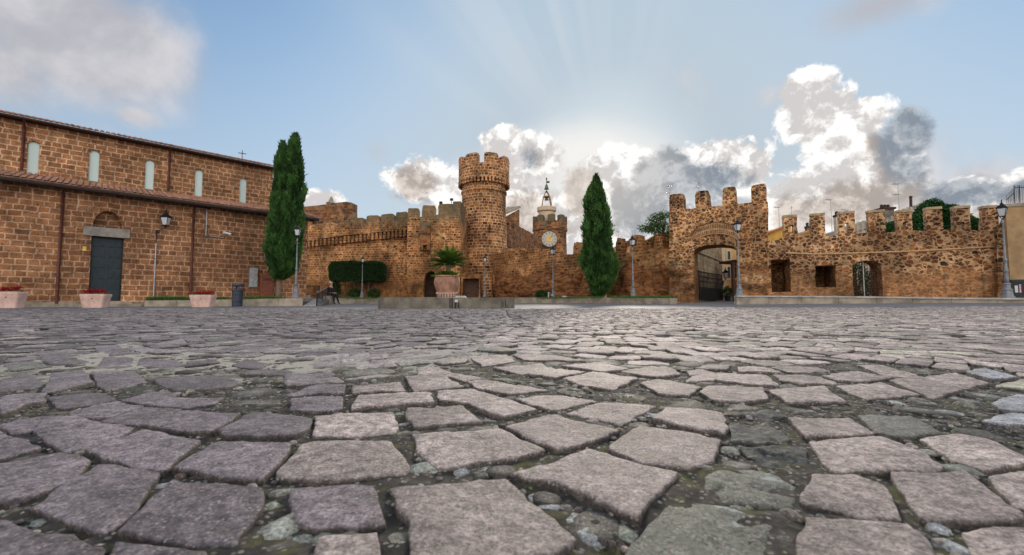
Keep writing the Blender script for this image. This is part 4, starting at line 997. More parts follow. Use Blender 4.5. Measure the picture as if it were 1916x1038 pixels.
# left curtain
C1 = Wall(gp(562, 47), gp(764, 45))
curt = bigwall("castle_curtain_wall", "castle curtain wall with a corbelled battlement behind the clipped hedge", "castle wall", C1)
def wl_(w, pts, d=0.0): return [w.hit(a, b, d) for a, b in pts]
zc = lambda px, py: C1.z_(px, py)
slab(C1, [(0, 0), (C1.L, 0)]+wl_(C1, [(764, 437), (640, 448), (562, 459)]), [], 1.6, "wall", M_castle, curt, step=.9, jit=.0, rough=.10, seed=3)
slab(C1, wl_(C1, [(562, 452), (640, 441), (764, 429)], -.45)+wl_(C1, [(764, 409), (740, 411), (700, 416), (640, 424), (590, 430), (562, 432)], -.45), [], 1.2, "parapet", M_castle, curt, step=.8, jit=.03, rough=.05, seed=5, d0=-.45)
cb = MB()
for i in range(27):
    t = (i+.5)/27; px = 562+t*200; py = 459-22*t
    s_, z_ = C1.hit(px, py-3.5, -.2); wbox(cb, C1, s_-.12, s_+.12, z_-.50, z_+.20, -.46, .02)
cb.build("corbels", M_castle, curt)
merl(C1, curt, [(564, 590, 421, 433), (603, 627, 416, 428), (636, 655, 413, 425), (659, 681, 407, 422), (686, 709, 403, 417), (713, 737, 400, 413), (741, 762, 396, 410)], .7, M_castle, -.45, 11)
# taller block behind it
C2 = Wall(gp(556, 52), gp(658, 51)); blk = bigwall("castle_keep_block", "tall plain castle block with a grassy top rising behind the corbelled curtain wall", "castle building", C2)
slab(C2, [(0, 3), (C2.L, 3)]+wl_(C2, [(658, 379), (648, 377), (556, 389)]), [], 1.4, "wall", M_back, blk, step=1.0, jit=.03, rough=.06, seed=9)
s_, z_ = C2.hit(611, 382); mb = MB(); c = C2.pt(s_, z_, 1.0); mb.lathe(c+Vector((0, 0, -.3)), [(.55, 0), (.55, .55), (.62, .6), (.62, .7), (.35, .85), (.2, 1.2), (.1, 1.5)], 6); mb.build("stone_finial", M_kerb, blk)
# gatehouse
C3 = Wall(gp(762, 43.0), gp(861, 43.5)); gh = bigwall("castle_gatehouse", "castle gatehouse with arched doorway and box machicolation beside the round tower", "gatehouse", C3)
a0, a1 = C3.s_(793, 540), C3.s_(820, 540); az0, az1 = C3.z_(806, 524), C3.z_(806, 507)
slab(C3, [(0, 0), (C3.L, 0)]+wl_(C3, [(861, 398), (820, 401), (762, 408)]), [[(a0, .3), (a1, .3)]+arc(a0, a1, az0, az1)], 2.2, "front_wall", M_castle, gh, step=.8, jit=.03, rough=.14, seed=21)
dk = MB(); wbox(dk, C3, a0-.3, a1+.3, .2, az1+.3, 2.21, 2.3); dk.build("passage_door", M_wood, gh)
C3s = Wall(gp(861, 43.5), gp(875, 48.5)); slab(C3s, [(0, 0), (C3s.L, 0)]+[(C3s.L, C3.z_(861, 398)), (0, C3.z_(861, 398))], [], 1.0, "side_wall", M_castle, gh, step=.8, jit=.0, rough=.1, seed=22)
C3l = Wall(C3.pt(.3, 0, 6)[:2], C3.pt(0.0, 0, .3)[:2])
slab(C3l, [(0, 0), (C3l.L, 0), (C3l.L, C3.z_(762, 408)), (0, C3.z_(762, 408))], [], .8, "side_wall", M_castle, gh, step=.9, jit=0, rough=.06, seed=23)
merl(C3, gh, [(763, 785, 389, 409), (790, 815, 384, 405), (820, 861, 381, 402)], .8, M_castle, 0, 31)
merl(C3s, gh, [(861.5, 871, 382, 402)], .8, M_castle, .1, 36)
# box machicolation
m0, m1 = C3.s_(787, 450), C3.s_(806, 450); zt, zb_ = C3.z_(797, 424), C3.z_(797, 460)
mb = MB(); wbox(mb, C3, m0, m1, zb_, zt, -.75, .1)
for q in (m0, m1-.32): wbox(mb, C3, q, q+.32, zb_-.50, zb_+.002, -.72, .1); wbox(mb, C3, q+.02, q+.30, zb_-.85, zb_-.502, -.45, .1)
vs = [C3.pt(m0, zt+.003, -.75), C3.pt(m1, zt+.003, -.75), C3.pt(m1, zt+.55, .05), C3.pt(m0, zt+.55, .05), C3.pt(m0, zt+.003, .05), C3.pt(m1, zt+.003, .05)]
mb.add(vs, [(0, 1, 2, 3), (0, 3, 4), (1, 5, 2), (3, 2, 5, 4)]); mb.build("box_machicolation", M_back, gh)
# round tower
TC_ = P(905, 540, 50); TC_ = Vector((TC_.x, TC_.y, 0)); dT = 49.0
def Rt(px): return px/F*50.0
tower = thing("round_tower", "big round castle tower with a corbelled crown of rounded merlons, behind the terracotta urn", "tower", TC_)
zt = lambda py: ZY(py, 47.5)
zc0, zc1 = zt(352), zt(332); zp = zt(306); zm = zt(287)
def towershaft(c, prof, name, mat, parent, n=72, amp=.09, hole=None):
    P_ = []
    for (r0, z0), (r1, z1) in zip(prof[:-1], prof[1:]):
        k = max(1, int(abs(z1-z0)/.6)); P_ += [(r0+(r1-r0)*j/k, z0+(z1-z0)*j/k) for j in range(k)]
    P_.append(prof[-1]); mb = MB(); mb.lathe(c, P_, n, cap=False)
    V = np.array(mb.v); d = V[:, :2]-np.array(c)[:2]; l = np.linalg.norm(d, axis=1, keepdims=True); V[:, :2] += d/np.maximum(l, .1)*(fbm(V, .8, 4, 3)*amp)[:, None]; mb.v = [tuple(v) for v in V]
    return mb.build(name, mat, parent)
towershaft(TC_, [(Rt(50)*1.0, 0), (Rt(47), 2.5), (Rt(44.5), 5.5), (Rt(42.2), 9), (Rt(41.5), zc0-.1)], "shaft", M_tower, tower)
rT = Rt(48.0)
cb = MB()
for i in range(44):
    a = 2*PI*i/44; cb.box(TC_+Vector((math.sin(a)*(rT-.27), -math.cos(a)*(rT-.27), zc1-.26)), (.22, .62, .52), rz=a)
cb.build("corbels", M_tower, tower)
mb = MB(); mb.lathe(TC_, [(Rt(41.4), zc0-.25), (Rt(43.3), zc0-.1), (Rt(43.3), zc0+.12), (Rt(42), zc0+.2), (rT-.55, zc1+.05)], 72, cap=False); mb.build("string_course", M_tower, tower)
towershaft(TC_, [(rT-.5, zc1+.001), (rT, zc1), (rT+.02, zp), (rT-.75, zp), (rT-.75, zp-1.2), (.1, zp-1.25)], "parapet", M_tower, tower, amp=.05)
def ringmerlon(c, r, th, a0, a1, z0, z1, mat, parent, name="merlon", rnd=.25, seed=0):
    mb = MB(); n = 7; m = 4; vs = []; uvs = []
    for q in range(m+1):
        for i in range(n+1):
            for rr in (r, r-th):
                t = i/n; e = min(t, 1-t)*2; zz = z0+(z1-z0)*q/m
                if q == m: zz -= rnd*max(0, 1-e*2.6)**1.6
                a = a0+(a1-a0)*t; x = c.x+rr*math.sin(a); y = c.y-rr*math.cos(a)
                vs.append((x+f3(x, y, zz, 2, 2, 1)*.06, y+f3(x, y, zz, 2, 2, 2)*.06, zz+(f3(x, y, seed, 2, 2, 3)*.1 if q == m else 0)))
    I = lambda q, i, s: (q*(n+1)+i)*2+s; fs = []
    U = lambda i, zz: ((a0+(a1-a0)*i/n)*r, zz)
    for q in range(m):
        za, zb2 = z0+(z1-z0)*q/m, z0+(z1-z0)*(q+1)/m
        for i in range(n):
            fs.append((I(q, i, 0), I(q, i+1, 0), I(q+1, i+1, 0), I(q+1, i, 0))); uvs.append([U(i, za), U(i+1, za), U(i+1, zb2), U(i, zb2)])
            fs.append((I(q, i+1, 1), I(q, i, 1), I(q+1, i, 1), I(q+1, i+1, 1))); uvs.append([U(i+1, za), U(i, za), U(i, zb2), U(i+1, zb2)])
        fs.append((I(q, 0, 1), I(q, 0, 0), I(q+1, 0, 0), I(q+1, 0, 1))); uvs.append([(0, za), (th, za), (th, zb2), (0, zb2)])
        fs.append((I(q, n, 0), I(q, n, 1), I(q+1, n, 1), I(q+1, n, 0))); uvs.append([(0, za), (th, za), (th, zb2), (0, zb2)])
    for i in range(n): fs.append((I(m, i, 0), I(m, i+1, 0), I(m, i+1, 1), I(m, i, 1))); uvs.append([(i*.3, 0), (i*.3+.3, 0), (i*.3+.3, th), (i*.3, th)])
    mb.add(vs, fs, uvs); return mb.build(name, mat, parent)
for i in range(8):
    gc = R(-2.5)+i*PI/4; ringmerlon(TC_, rT+.01, .75, gc+R(6.5), gc+PI/4-R(6.5), zp-.05, zm, M_tower, tower, seed=i, rnd=.13)
mb = MB(); a = R(17); c = TC_+Vector((math.sin(a)*Rt(43.6), -math.cos(a)*Rt(43.6), ZY(428, 47.5))); mb.box(c, (.16, .3, .9), rz=a); mb.build("arrow_slit", M_dkiron, tower)
# entrance structure between gatehouse and tower
C4 = Wall(gp(862, 43.2), gp(898, 43.0)); en = bigwall("cellar_entrance", "low stone cellar entrance with brown wooden doors between the urn and the tower lamp", "entrance", C4)
h0, h1 = C4.s_(866, 540), C4.s_(896, 540); hz = C4.z_(880, 521)
slab(C4, [(0, 0), (C4.L, 0)]+wl_(C4, [(898, 514), (880, 505), (862, 512)]), [[(h0, .3), (h1, .3), (h1, hz), (h0, hz)]], 1.6, "surround", M_castle, en, step=.4, jit=.05, rough=.1, seed=41)
hm = (h0+h1)/2+.15
for a_, b_ in ((h0, hm-.02), (hm+.02, h1)):
    mb = MB(); wbox(mb, C4, a_, b_, .3, hz, .75, .85); [wbox(mb, C4, a_+(b_-a_)*k/4+.01, a_+(b_-a_)*(k+1)/4-.01, .35, hz-.05, .72, .748) for k in range(4)]; mb.build("door_leaf", M_wood, en)
# wall to the clock tower, running back behind the ruined wall
C5 = Wall(gp(950, 52), gp(1014, 74)); rw = bigwall("rear_curtain_wall", "dark rear curtain wall running back from the round tower to the clock tower", "castle wall", C5)
slab(C5, [(0, 2), (C5.L, 2)]+wl_(C5, [(1013.9, 456), (1000, 449), (975, 436), (950.1, 421)]), [], 1.2, "wall", M_back, rw, step=1.2, jit=.03, rough=.08, seed=51)
sl_ = lambda px: 412+(px-950)*.53
merl(C5, rw, [(p, p+6.5, sl_(p+3), sl_(p+3)+12) for p in (952, 961, 970, 979, 988, 997)], .6, M_back, 0, 61, rnd=.05)
# house with pitched roof peeping over
hs = thing("stone_house", "stone house with a grey pitched roof peeping over the wall beside the round tower", "house", P(962, 420, 60))
C6 = Wall(gp(946, 58), gp(972, 58.5)); slab(C6, [(0, 6), (C6.L, 6)]+wl_(C6, [(972, 391), (957, 399), (946, 405)]), [], 3, "wall", M_back, hs, step=1.2, jit=0, rough=.02, seed=71)
mb = MB(); r = [P(944, 402, 59.6), P(974, 389, 58), P(975, 387, 61), P(948, 389, 61)]; mb.add(r+[q+Vector((0, 0, .18)) for q in r], [(0, 3, 2, 1), (4, 5, 6, 7), (0, 1, 5, 4), (1, 2, 6, 5), (2, 3, 7, 6), (3, 0, 4, 7)]); mb.build("roof", M_otile, hs)
# clock tower
KC = P(1029, 440, 78); KC = Vector((KC.x, KC.y, 0)); kr = lambda px: px/F*78
ct = thing("clock_tower", "round clock tower with white clock face and open iron belfry", "clock tower", KC)
kz = lambda py: ZY(py, 75.5)
towershaft(KC, [(kr(32), 2), (kr(31), kz(428))], "shaft", M_back, ct, 48, .05)
mb = MB(); mb.lathe(KC, [(kr(31), kz(428)-.25), (kr(33), kz(428)), (kr(33), kz(424)), (kr(32), kz(423))], 48, cap=False); mb.build("string_course", M_back, ct)
towershaft(KC, [(kr(32), kz(424)), (kr(32.5), kz(414)), (kr(25), kz(414)), (kr(25), kz(418)), (.1, kz(418))], "parapet", M_back, ct, 48, .04)
for i in range(9):
    gc = R(-20)+i*R(40); ringmerlon(KC, kr(32.5), .7, gc+R(7), gc+R(33), kz(414)-.05, kz(401), M_back, ct, seed=i+20, rnd=.15)
LC = KC+Vector((kr(-6), -.0, 0))
mb = MB(); mb.lathe(LC, [(kr(15.5), kz(420)), (kr(15.5), kz(392))], 24, cap=False); mb.lathe(LC, [(kr(15.6), kz(391.5)), (kr(18), kz(390)), (kr(18), kz(383)), (kr(15), kz(382)), (.1, kz(382))], 24); mb.build("lantern_drum", M_beige, ct)
zb0, zb1 = kz(382), kz(352); mb = MB()
for i in range(4):
    a = PI/4+i*PI/2; mb.tube([LC+Vector((math.cos(a)*1.25, math.sin(a)*1.25, zb0)), LC+Vector((math.cos(a)*.9, math.sin(a)*.9, zb0+1.5)), LC+Vector((math.cos(a)*.25, math.sin(a)*.25, zb1))], .10, 6)
mb.lathe(LC+Vector((0, 0, zb0+1.9)), [(.72, 0), (.72, .1)], 16); mb.build("belfry_frame", M_belf, ct)
mb = MB(); mb.lathe(LC+Vector((0, 0, kz(368))), [(.42, 0), (.34, .12), (.24, .5), (.14, .75), (.03, .85)], 14); mb.build("bell", M_bronze, ct)
mb = MB(); mb.lathe(LC+Vector((0, 0, kz(347))), [(.48, 0), (.38, .15), (.26, .6), (.14, .9), (.03, 1.0)], 14); mb.build("bell", M_bronze, ct)
mb = MB(); mb.tube([LC+Vector((0, 0, zb1-.1)), LC+Vector((0, 0, kz(324)))], .06, 6); mb.lathe(LC+Vector((0, 0, kz(354))), [(.05, 0), (.28, .2), (.05, .4)], 10); mb.lathe(LC+Vector((0, 0, kz(329))), [(.03, 0), (.2, .18), (.03, .36)], 10)
mb.box(LC+Vector((.25, 0, kz(333))), (.6, .05, .35)); mb.build("weather_vane", M_rust, ct)
kc = P(1028, 447, 74.6); mb = MB(); Rk = 1.32
def disc(mb, c, r, t, n=32): mb.tube([c, c+Vector((0, -t, 0))], r, n)
# dial rests on a shallow square stone backing let into the curved shaft
disc(mb, kc+Vector((0, .9, 0)), Rk+.12, .86, 32); mb.build("dial_surround", M_back, ct)
mb = MB(); disc(mb, kc+Vector((0, .038, 0)), Rk, .06, 32); dial = mb.build("clock_face", M_dial, ct)
mb = MB()
for i in range(12):
    a = i*PI/6; mb.box(kc+Vector((math.sin(a)*1.06, -.04, math.cos(a)*1.06)), (.09, .03, .26), tilt=Matrix.Rotation(a, 3, 'Y'))
mb.build("hour_marks", M_dkiron, dial)
mb = MB(); disc(mb, kc+Vector((0, -.025, 0)), .48, .04, 24)
for i in range(12): a = (i+.5)*PI/6; mb.box(kc+Vector((math.sin(a)*.55, -.045, math.cos(a)*.55)), (.10, .03, .22), tilt=Matrix.Rotation(a, 3, 'Y'), taper=.4)
mb.build("sunburst", M_gold, dial)
mb = MB(); mb.box(kc+Vector((.28, -.09, .32)), (.07, .02, .85), tilt=Matrix.Rotation(.72, 3, 'Y')); mb.build("clock_hand", M_dkiron, dial)

# ------------------------------------------------------------------ ruined wall between tower and gate
C7 = Wall(gp(922, 46.5), gp(1264, 30.0)); mw = bigwall("ruined_wall", "low ruined wall of crumbling tuff between the round tower and the gateway, behind the single cypress", "wall", C7)
top = [(1264, 466), (1230, 466), (1200, 468), (1160, 472), (1120, 474), (1085, 474), (1060, 476), (1030, 477), (1000, 474), (985, 469), (970, 474), (955, 468), (940, 474), (930, 470), (922, 480)]
holes = [wl_(C7, [(963, 482), (973, 482), (972, 472.5+4), (964, 476)]), wl_(C7, [(1018, 479.5+3), (1027, 482.5), (1026, 479), (1019, 479)])]
slab(C7, [(0, 0), (C7.L, 0)]+wl_(C7, top), [], 1.5, "wall", M_midwall, mw, step=.8, jit=.13, rough=.28, seed=81)
merl(C7, mw, [(938, 952, 464, 477), (958, 976, 463, 477), (985, 1003, 461, 477), (1010, 1024, 466, 480), (1072, 1086, 452, 478), (1152, 1161, 443, 474), (1178, 1198, 439, 472), (1222, 1240, 436, 470)], .8, M_midwall, .15, 83, rnd=.12, holes={6: (1184, 1189, 450, 460)} and {})
# crumbling bedrock at its foot
def mound(w, s0, s1, hf, off, name, label, cat, hollows=(), seed=0, mat=None, parent=None):
    nx, nz2 = int((s1-s0)/.22), 22; V = []; 
    for j in range(nz2+1):
        for i in range(nx+1):
            s = s0+(s1-s0)*i/nx; h = hf(s); t = j/nz2; z = .1+h*t; e = min(1, (s-s0)/1.2, (s1-s)/1.2)
            d = -off*(1-t**2.2)*max(0, e)**.5
            V.append((s, z, d, t))
    V = np.array(V); q = np.stack([V[:, 0], V[:, 1]*2.2, V[:, 0]*0+seed], 1)
    dd = V[:, 2]-fbm(q, .55, 5, seed)*1.1*(1-V[:, 3]**4)-np.abs(fbm(q, 1.9, 3, seed+5))*.35
    for (hs_, hz_, rs_, rz_, dep) in hollows: dd = dd+dep*np.clip(1-((V[:, 0]-hs_)/rs_)**2-((V[:, 1]-hz_)/rz_)**2, 0, 1)**.6
    vs = [w.pt(a, b, c) for a, b, c in zip(V[:, 0], V[:, 1], dd)]; f = []
    for j in range(nz2):
        for i in range(nx): a = j*(nx+1)+i; f.append((a, a+1, a+nx+2, a+nx+1))
    mb = MB(); mb.add(vs, f); return mb.build(name, mat or M_rock, parent, smooth=True)
hs1 = C7.hit(1222, 525); hs2 = C7.hit(1158, 535)
hfm = lambda s: 2.6+.5*math.sin(s*.7+1)+f3(s, 0, 0, .8, 3, 6)*1.2+(.5 if s < 9 else 0)
mound(C7, .5, C7.L-.2, hfm, 1.15, "rock_footing", None, None, [(hs1[0], hs1[1], .9, 1.4, 2.2), (hs2[0], hs2[1], .8, 1.2, 1.6), (C7.s_(1092, 535), 1.2, .35, 1.3, 1.2)], 3, parent=mw)

# ------------------------------------------------------------------ gateway
GT = Wall(gp(1252, 29.4), gp(1440, 26.4)); gt = bigwall("town_gateway", "tall battlemented gateway tower with a wide segmental arch over the lane", "gateway", GT)
g0, g1 = GT.s_(1299, 520), GT.s_(1379, 520); gs = GT.z_(1340, 469); gcz = GT.z_(1340, 457)
slab(GT, [(0, 0), (g0, 0), (g0, gs)]+arc(g0, g1, gs, gcz, 14)[::-1][1:-1]+[(g1, gs), (g1, 0), (GT.L, 0)]+wl_(GT, [(1437, 376), (1405, 379), (1378, 381), (1327, 386), (1279, 391), (1252, 394)]), [], 2.0, "wall", M_gate, gt, step=.5, jit=.035, rough=.12, seed=91)
merl(GT, gt, [(1252, 1279, 362, 393), (1301, 1327, 357, 388), (1351, 1378, 350, 383), (1405, 1434, 344, 380)], .9, M_gate, .1, 93, rnd=.06)
# moulded relieving arch of rough voussoirs
vb = MB(); m = 26; cs_ = (GT.s_(1291, 440)+GT.s_(1385, 440))/2; hw = (GT.s_(1385, 440)-GT.s_(1291, 440))/2; zsp = GT.z_(1340, 452); ztp = GT.z_(1340, 432)
for ring, (k0, k1) in enumerate(((0, .30), (.33, .62))):
    for i in range(m):
        g_ = random.uniform(.014, .034); a0_, a1_ = PI*(.14+.72*i/m)+g_, PI*(.14+.72*(i+1)/m)-g_; k1 = (.24, .58)[ring]+random.uniform(-.06, .03); vs = []
        for d in (-.085-.03*ring+random.uniform(-.03, .02), .02):
            for kk, an in ((k0, a0_), (k1, a0_), (k1, a1_), (k0, a1_)): vs.append(GT.pt(cs_+(hw*.98+kk*.3)*math.cos(an), zsp-.28+kk*1.0+(ztp-zsp+.15)*math.sin(an), d))
        vb.add(vs, [(0, 1, 2, 3), (4, 7, 6, 5), (0, 4, 5, 1), (1, 5, 6, 2), (2, 6, 7, 3), (3, 7, 4, 0)])
vb.build("relieving_arch", M_vous, gt)
ab = MB(); pts_ = []
for i in range(27):
    an = PI*(.12+.76*i/26); pts_.append([GT.pt(cs_+(hw*.98+kk*.3)*math.cos(an), zsp-.28+kk*1.0+(ztp-zsp+.15)*math.sin(an), d) for kk, d in ((-.06, .02), (-.06, -.045), (.70, -.045), (.70, .02))])
vs = [q for r_ in pts_ for q in r_]; ab.add(vs, [(i*4+k, i*4+(k+1) % 4, (i+1)*4+(k+1) % 4, (i+1)*4+k) for i in range(26) for k in range(4)]+[(0, 1, 2, 3), (107, 106, 105, 104)]); ab.build("arch_band", M_mort, gt)
hb = MB(); pts = [GT.pt(cs_+hw*1.06*math.cos(PI*(.06+.88*i/20)), zsp+.02+.35+(ztp-zsp+.28)*math.sin(PI*(.06+.88*i/20)), -.10+f3(i, 2)*.05) for i in range(21)]
hb.tube(pts, [.10+f3(i*.7, 5)*.05 for i in range(21)], 6); hb.build("hood_mould", M_gate, gt)
# eroded pier in front of the left jamb
mound(GT, .05, g0+.02, lambda s: 3.1+f3(s, 1, 0, 1.5, 2, 3)*.6, .55, "left_pier", None, None, (), 13, M_gate, gt)
mound(GT, g1-.02, GT.L+.1, lambda s: 2.3+f3(s, 1, 0, 1.5, 2, 3)*.5, .25, "right_pier", None, None, (), 17, M_gate, gt)
# iron gate leaf swung inwards
gl = Wall(gp(1309, 30.4), gp(1352, 34.6)); lf = thing("iron_gate_leaf", "tall dark barred iron gate leaf standing open inside the gateway", "gate", gl.pt(0, 0.3)); zt_ = gl.z_(1309, 507); zb_ = gl.z_(1309, 561)
mb = MB(); [mb.tube([gl.pt(.08+k*(gl.L-.16)/18, zb_), gl.pt(.08+k*(gl.L-.16)/18, zt_-.05)], .028, 5) for k in range(19)]; mb.build("bars", M_dkiron, lf)
mb = MB(); [wbox(mb, gl, 0, gl.L, z, z+.07, -.03, .03) for z in (zb_+.05, zb_+.85, zt_-.75, zt_-.42, zt_-.07)]; wbox(mb, gl, -.04, .04, zb_, zt_+.05, -.04, .04); wbox(mb, gl, gl.L-.06, gl.L+.04, zb_, zt_, -.04, .04); mb.build("frame", M_dkiron, lf)
mb = MB(); wbox(mb, gl, .1, gl.L-.1, zb_+.1, zb_+.84, -.012, .012); mb.build("kick_plate", M_dkiron, lf)
# lane beyond
LW = Wall(gp(1302, 31.5), gp(1353, 40)); lw = bigwall("lane_wall", "high tan stone wall along the lane seen through the gateway behind the iron gate", "wall", LW)
slab(LW, [(-1.5, 0), (LW.L, 0), (LW.L, 6.6), (-1.5, 6.6)], [], .6, "wall", M_lane, lw, step=1.0, jit=0, rough=.05, seed=101)
mb = MB(); wbox(mb, LW, -1.5, LW.L+.05, LW.z_(1330, 482), LW.z_(1330, 482)+.16, -.10, -.003); mb.build("string_course", M_kerb, lw)
mb = MB(); wbox(mb, LW, -1.0, LW.L, .05, LW.z_(1330, 562)+.3, -.5, -.003); mb.build("wall_foot", M_conc, lw)
H1 = Wall(gp(1350, 40.5), gp(1400, 40.0)); h1_ = bigwall("yellow_lane_house", "peach yellow house with shuttered windows at the end of the lane through the gateway", "house", H1)
def house_front(w, parent, z1, wins, mat, depth=4, fr=M_pale):
    mb = MB(); wbox(mb, w, 0, w.L, 0, z1, 0, depth); mb.build("wall", mat, parent)
    for (pa, pb, ya, yb) in wins:
        a, b = w.s_(pa, ya), w.s_(pb, ya); za, zb2 = w.z_(pa, yb), w.z_(pa, ya)
        f = MB(); e = .14; wbox(f, w, a-e, b+e, za-.2, zb2+e, -.05, -.003); fo = f.build("window", fr, parent)
        f = MB(); wbox(f, w, a, (a+b)/2-.01, za, zb2, -.09, -.053); wbox(f, w, (a+b)/2+.01, b, za, zb2, -.09, -.053); f.build("shutter", M_shutter, fo)
house_front(H1, h1_, 8.5, [(1361.5, 1365.5, 470, 485), (1361.5, 1365.5, 499, 520)], M_orange)
mb = MB(); wbox(mb, H1, -.02, .42, 0, 8.5, -.06, -.003); wbox(mb, H1, .42, H1.L, H1.z_(1360, 493), H1.z_(1360, 493)+.15, -.08, -.003); mb.build("trim", M_pale, h1_)
H2 = Wall(gp(1369, 36.5), gp(1400, 34.5)); h2_ = bigwall("red_lane_house", "low red plastered house with dark eaves in the lane beside the yellow house", "house", H2)
house_front(H2, h2_, H2.z_(1372, 492), [(1377, 1383, 500, 520)], M_redpl, 2.5)
mb = MB(); wbox(mb, H2, -.7, H2.L+.2, H2.z_(1372, 492)+.003, H2.z_(1372, 492)+.18, -.6, 2.6); mb.build("eave", M_rust, h2_)
mb = MB(); p_ = XB(1374, 33); mb.box((p_, 33, 1.6), (.16, .16, 3.2)); mb.box((p_, 33, 3.24), (.24, .24, .08)); mb.box((p_, 33, .2), (.26, .26, .3)); tag(mb.build("timber_post", M_wood), "dark brown timber post standing in the lane by the red house", "post")
pp_ = thing("potted_plant", "bushy plant in a dark pot on the lane steps below the yellow house", "potted plant", (XB(1362, 34), 34, .3))
mb = MB(); mb.lathe((XB(1362, 34), 34, .2), [(.16, 0), (.24, .45), (.27, .5)], 12); mb.build("pot", M_black, pp_)
u = RS.normal(size=(500, 3)); u /= np.linalg.norm(u, axis=1, keepdims=True); leaves("foliage", u*RS.uniform(.1, .42, (500, 1))+np.array([XB(1362, 34), 34, 1.05]), u, .16, .07, M_hedge, pp_)
mb = MB(); [mb.box((XB(1360, 35), 35+.3*k, .1+.16*k), (2.2, .3, .16+.32*k)) for k in range(3)]; tag(mb.build("lane_steps", M_conc), "worn concrete steps at the end of the lane inside the gateway", "steps")
wl2 = copy_tree(wl); wl2.location = (XB(1359, 37), 37, ZY(527, 37)); wl2.rotation_euler.z = 0; tag(wl2, "small dark lantern on the yellow house inside the gateway", "wall lamp")

# ------------------------------------------------------------------ long battlemented wall on the right
RW = Wall(gp(1436, 26.3), gp(1888, 22.3)); rwl = bigwall("battlemented_wall", "long rubble wall with eight merlons, two deep niches and a barred opening", "wall", RW)
def rect(w, pa, pb, ya, yb): pm = (pa+pb)/2; return [(w.s_(pa, ya), w.z_(pm, yb)), (w.s_(pb, ya), w.z_(pm, yb)), (w.s_(pb, ya), w.z_(pm, ya)), (w.s_(pa, ya), w.z_(pm, ya))]
n1_ = rect(RW, 1442, 1478, 485, 546); n2_ = rect(RW, 1525, 1564, 496, 538)
b0, b1 = RW.s_(1596, 520), RW.s_(1650, 520); bz0 = RW.z_(1623, 553)-.05; bzs, bzc = RW.z_(1623, 496), RW.z_(1623, 487)
n3_ = [(b0, bz0), (b1, bz0)]+arc(b0, b1, bzs, bzc, 8)
RT = 1.5
slab(RW, [(0, 0), (RW.L, 0)]+wl_(RW, [(1888, 429), (1840, 429), (1762, 430), (1706, 432), (1600, 437), (1545, 441), (1500, 441), (1470, 441), (1455, 447), (1436, 452)]), [n1_, n2_, n3_], RT, "wall", M_right, rwl, step=.5, jit=.04, rough=.09, seed=111)
ML = [(1466, 1491, 405, 443), (1517, 1543, 402, 443), (1570, 1599, 398.5, 440), (1624, 1655, 396, 437), (1678, 1706, 396, 434), (1733, 1762, 390.5, 432), (1785, 1815, 388.5, 431), (1838, 1867, 388, 431)]
merl(RW, rwl, ML, .38, M_right, .03, 113, rnd=.03, holes={0: (1475, 1483, 422, 434), 2: (1582, 1587, 416, 437), 4: (1690, 1695, 416, 430), 6: (1799, 1804, 416, 431)})
for (pa, pb, yt, yb) in ML:
    s0, s1 = RW.s_(pa-.3, yt, .03), RW.s_(pb+.3, yt, .03); z1 = RW.z_((pa+pb)/2, yt+1, .03); mb = MB(); wbox(mb, RW, s0, s1, z1+.005, z1+.14, -.01, .42); mb.build("merlon_cap", M_cap, rwl)
for h in (n1_, n2_):
    q0, q1, w0, w1 = h[0][0], h[1][0], h[0][1], h[2][1]; mb = MB(); e0, e1 = RT-.06, 2.5
    wbox(mb, RW, q0-.3, q0-.06, w0-.3, w1+.3, e0, e1); wbox(mb, RW, q1+.06, q1+.3, w0-.3, w1+.3, e0, e1); wbox(mb, RW, q0-.059, q1+.059, w1+.06, w1+.299, e0, e1); wbox(mb, RW, q0-.059, q1+.059, w0-.299, w0-.06, e0, e1); wbox(mb, RW, q0-.3, q1+.3, w0-.3, w1+.3, e1+.001, e1+.2)
    mb.build("niche_lining", M_right, rwl)
lb = MB(); pts = [RW.pt(RW.s_(px, py), RW.z_(px, py), -.03) for px, py in ((1470, 473), (1520, 475), (1580, 474), (1640, 472), (1700, 470), (1760, 467), (1830, 463), (1884, 460))]; lb.tube(pts, .045, 6); lb.build("string_ledge", M_mort, rwl)
# grille
gr = thing("barred_grille", "rusty iron grille filling the arched opening in the battlemented wall", "grille", RW.pt((b0+b1)/2, bz0, .5)); mb = MB()
for k in range(10): s = b0+(b1-b0)*(k+.5)/10; mb.tube([RW.pt(s, bz0, .55), RW.pt(s, bzs+(bzc-bzs)*math.sin(PI*(k+.5)/10), .55)], .014, 5)
mb.build("upright_bars", M_rust, gr); mb = MB(); z = bz0+.12
while z < bzs: mb.tube([RW.pt(b0, z, .55), RW.pt(b1, z, .55)], .012, 5); z += .17
mb.build("cross_bars", M_rust, gr); mb = MB(); mb.tube([RW.pt((b0+b1)/2, bz0, .52), RW.pt((b0+b1)/2, bzc, .52)], .03, 6); mb.build("frame", M_galv, gr)
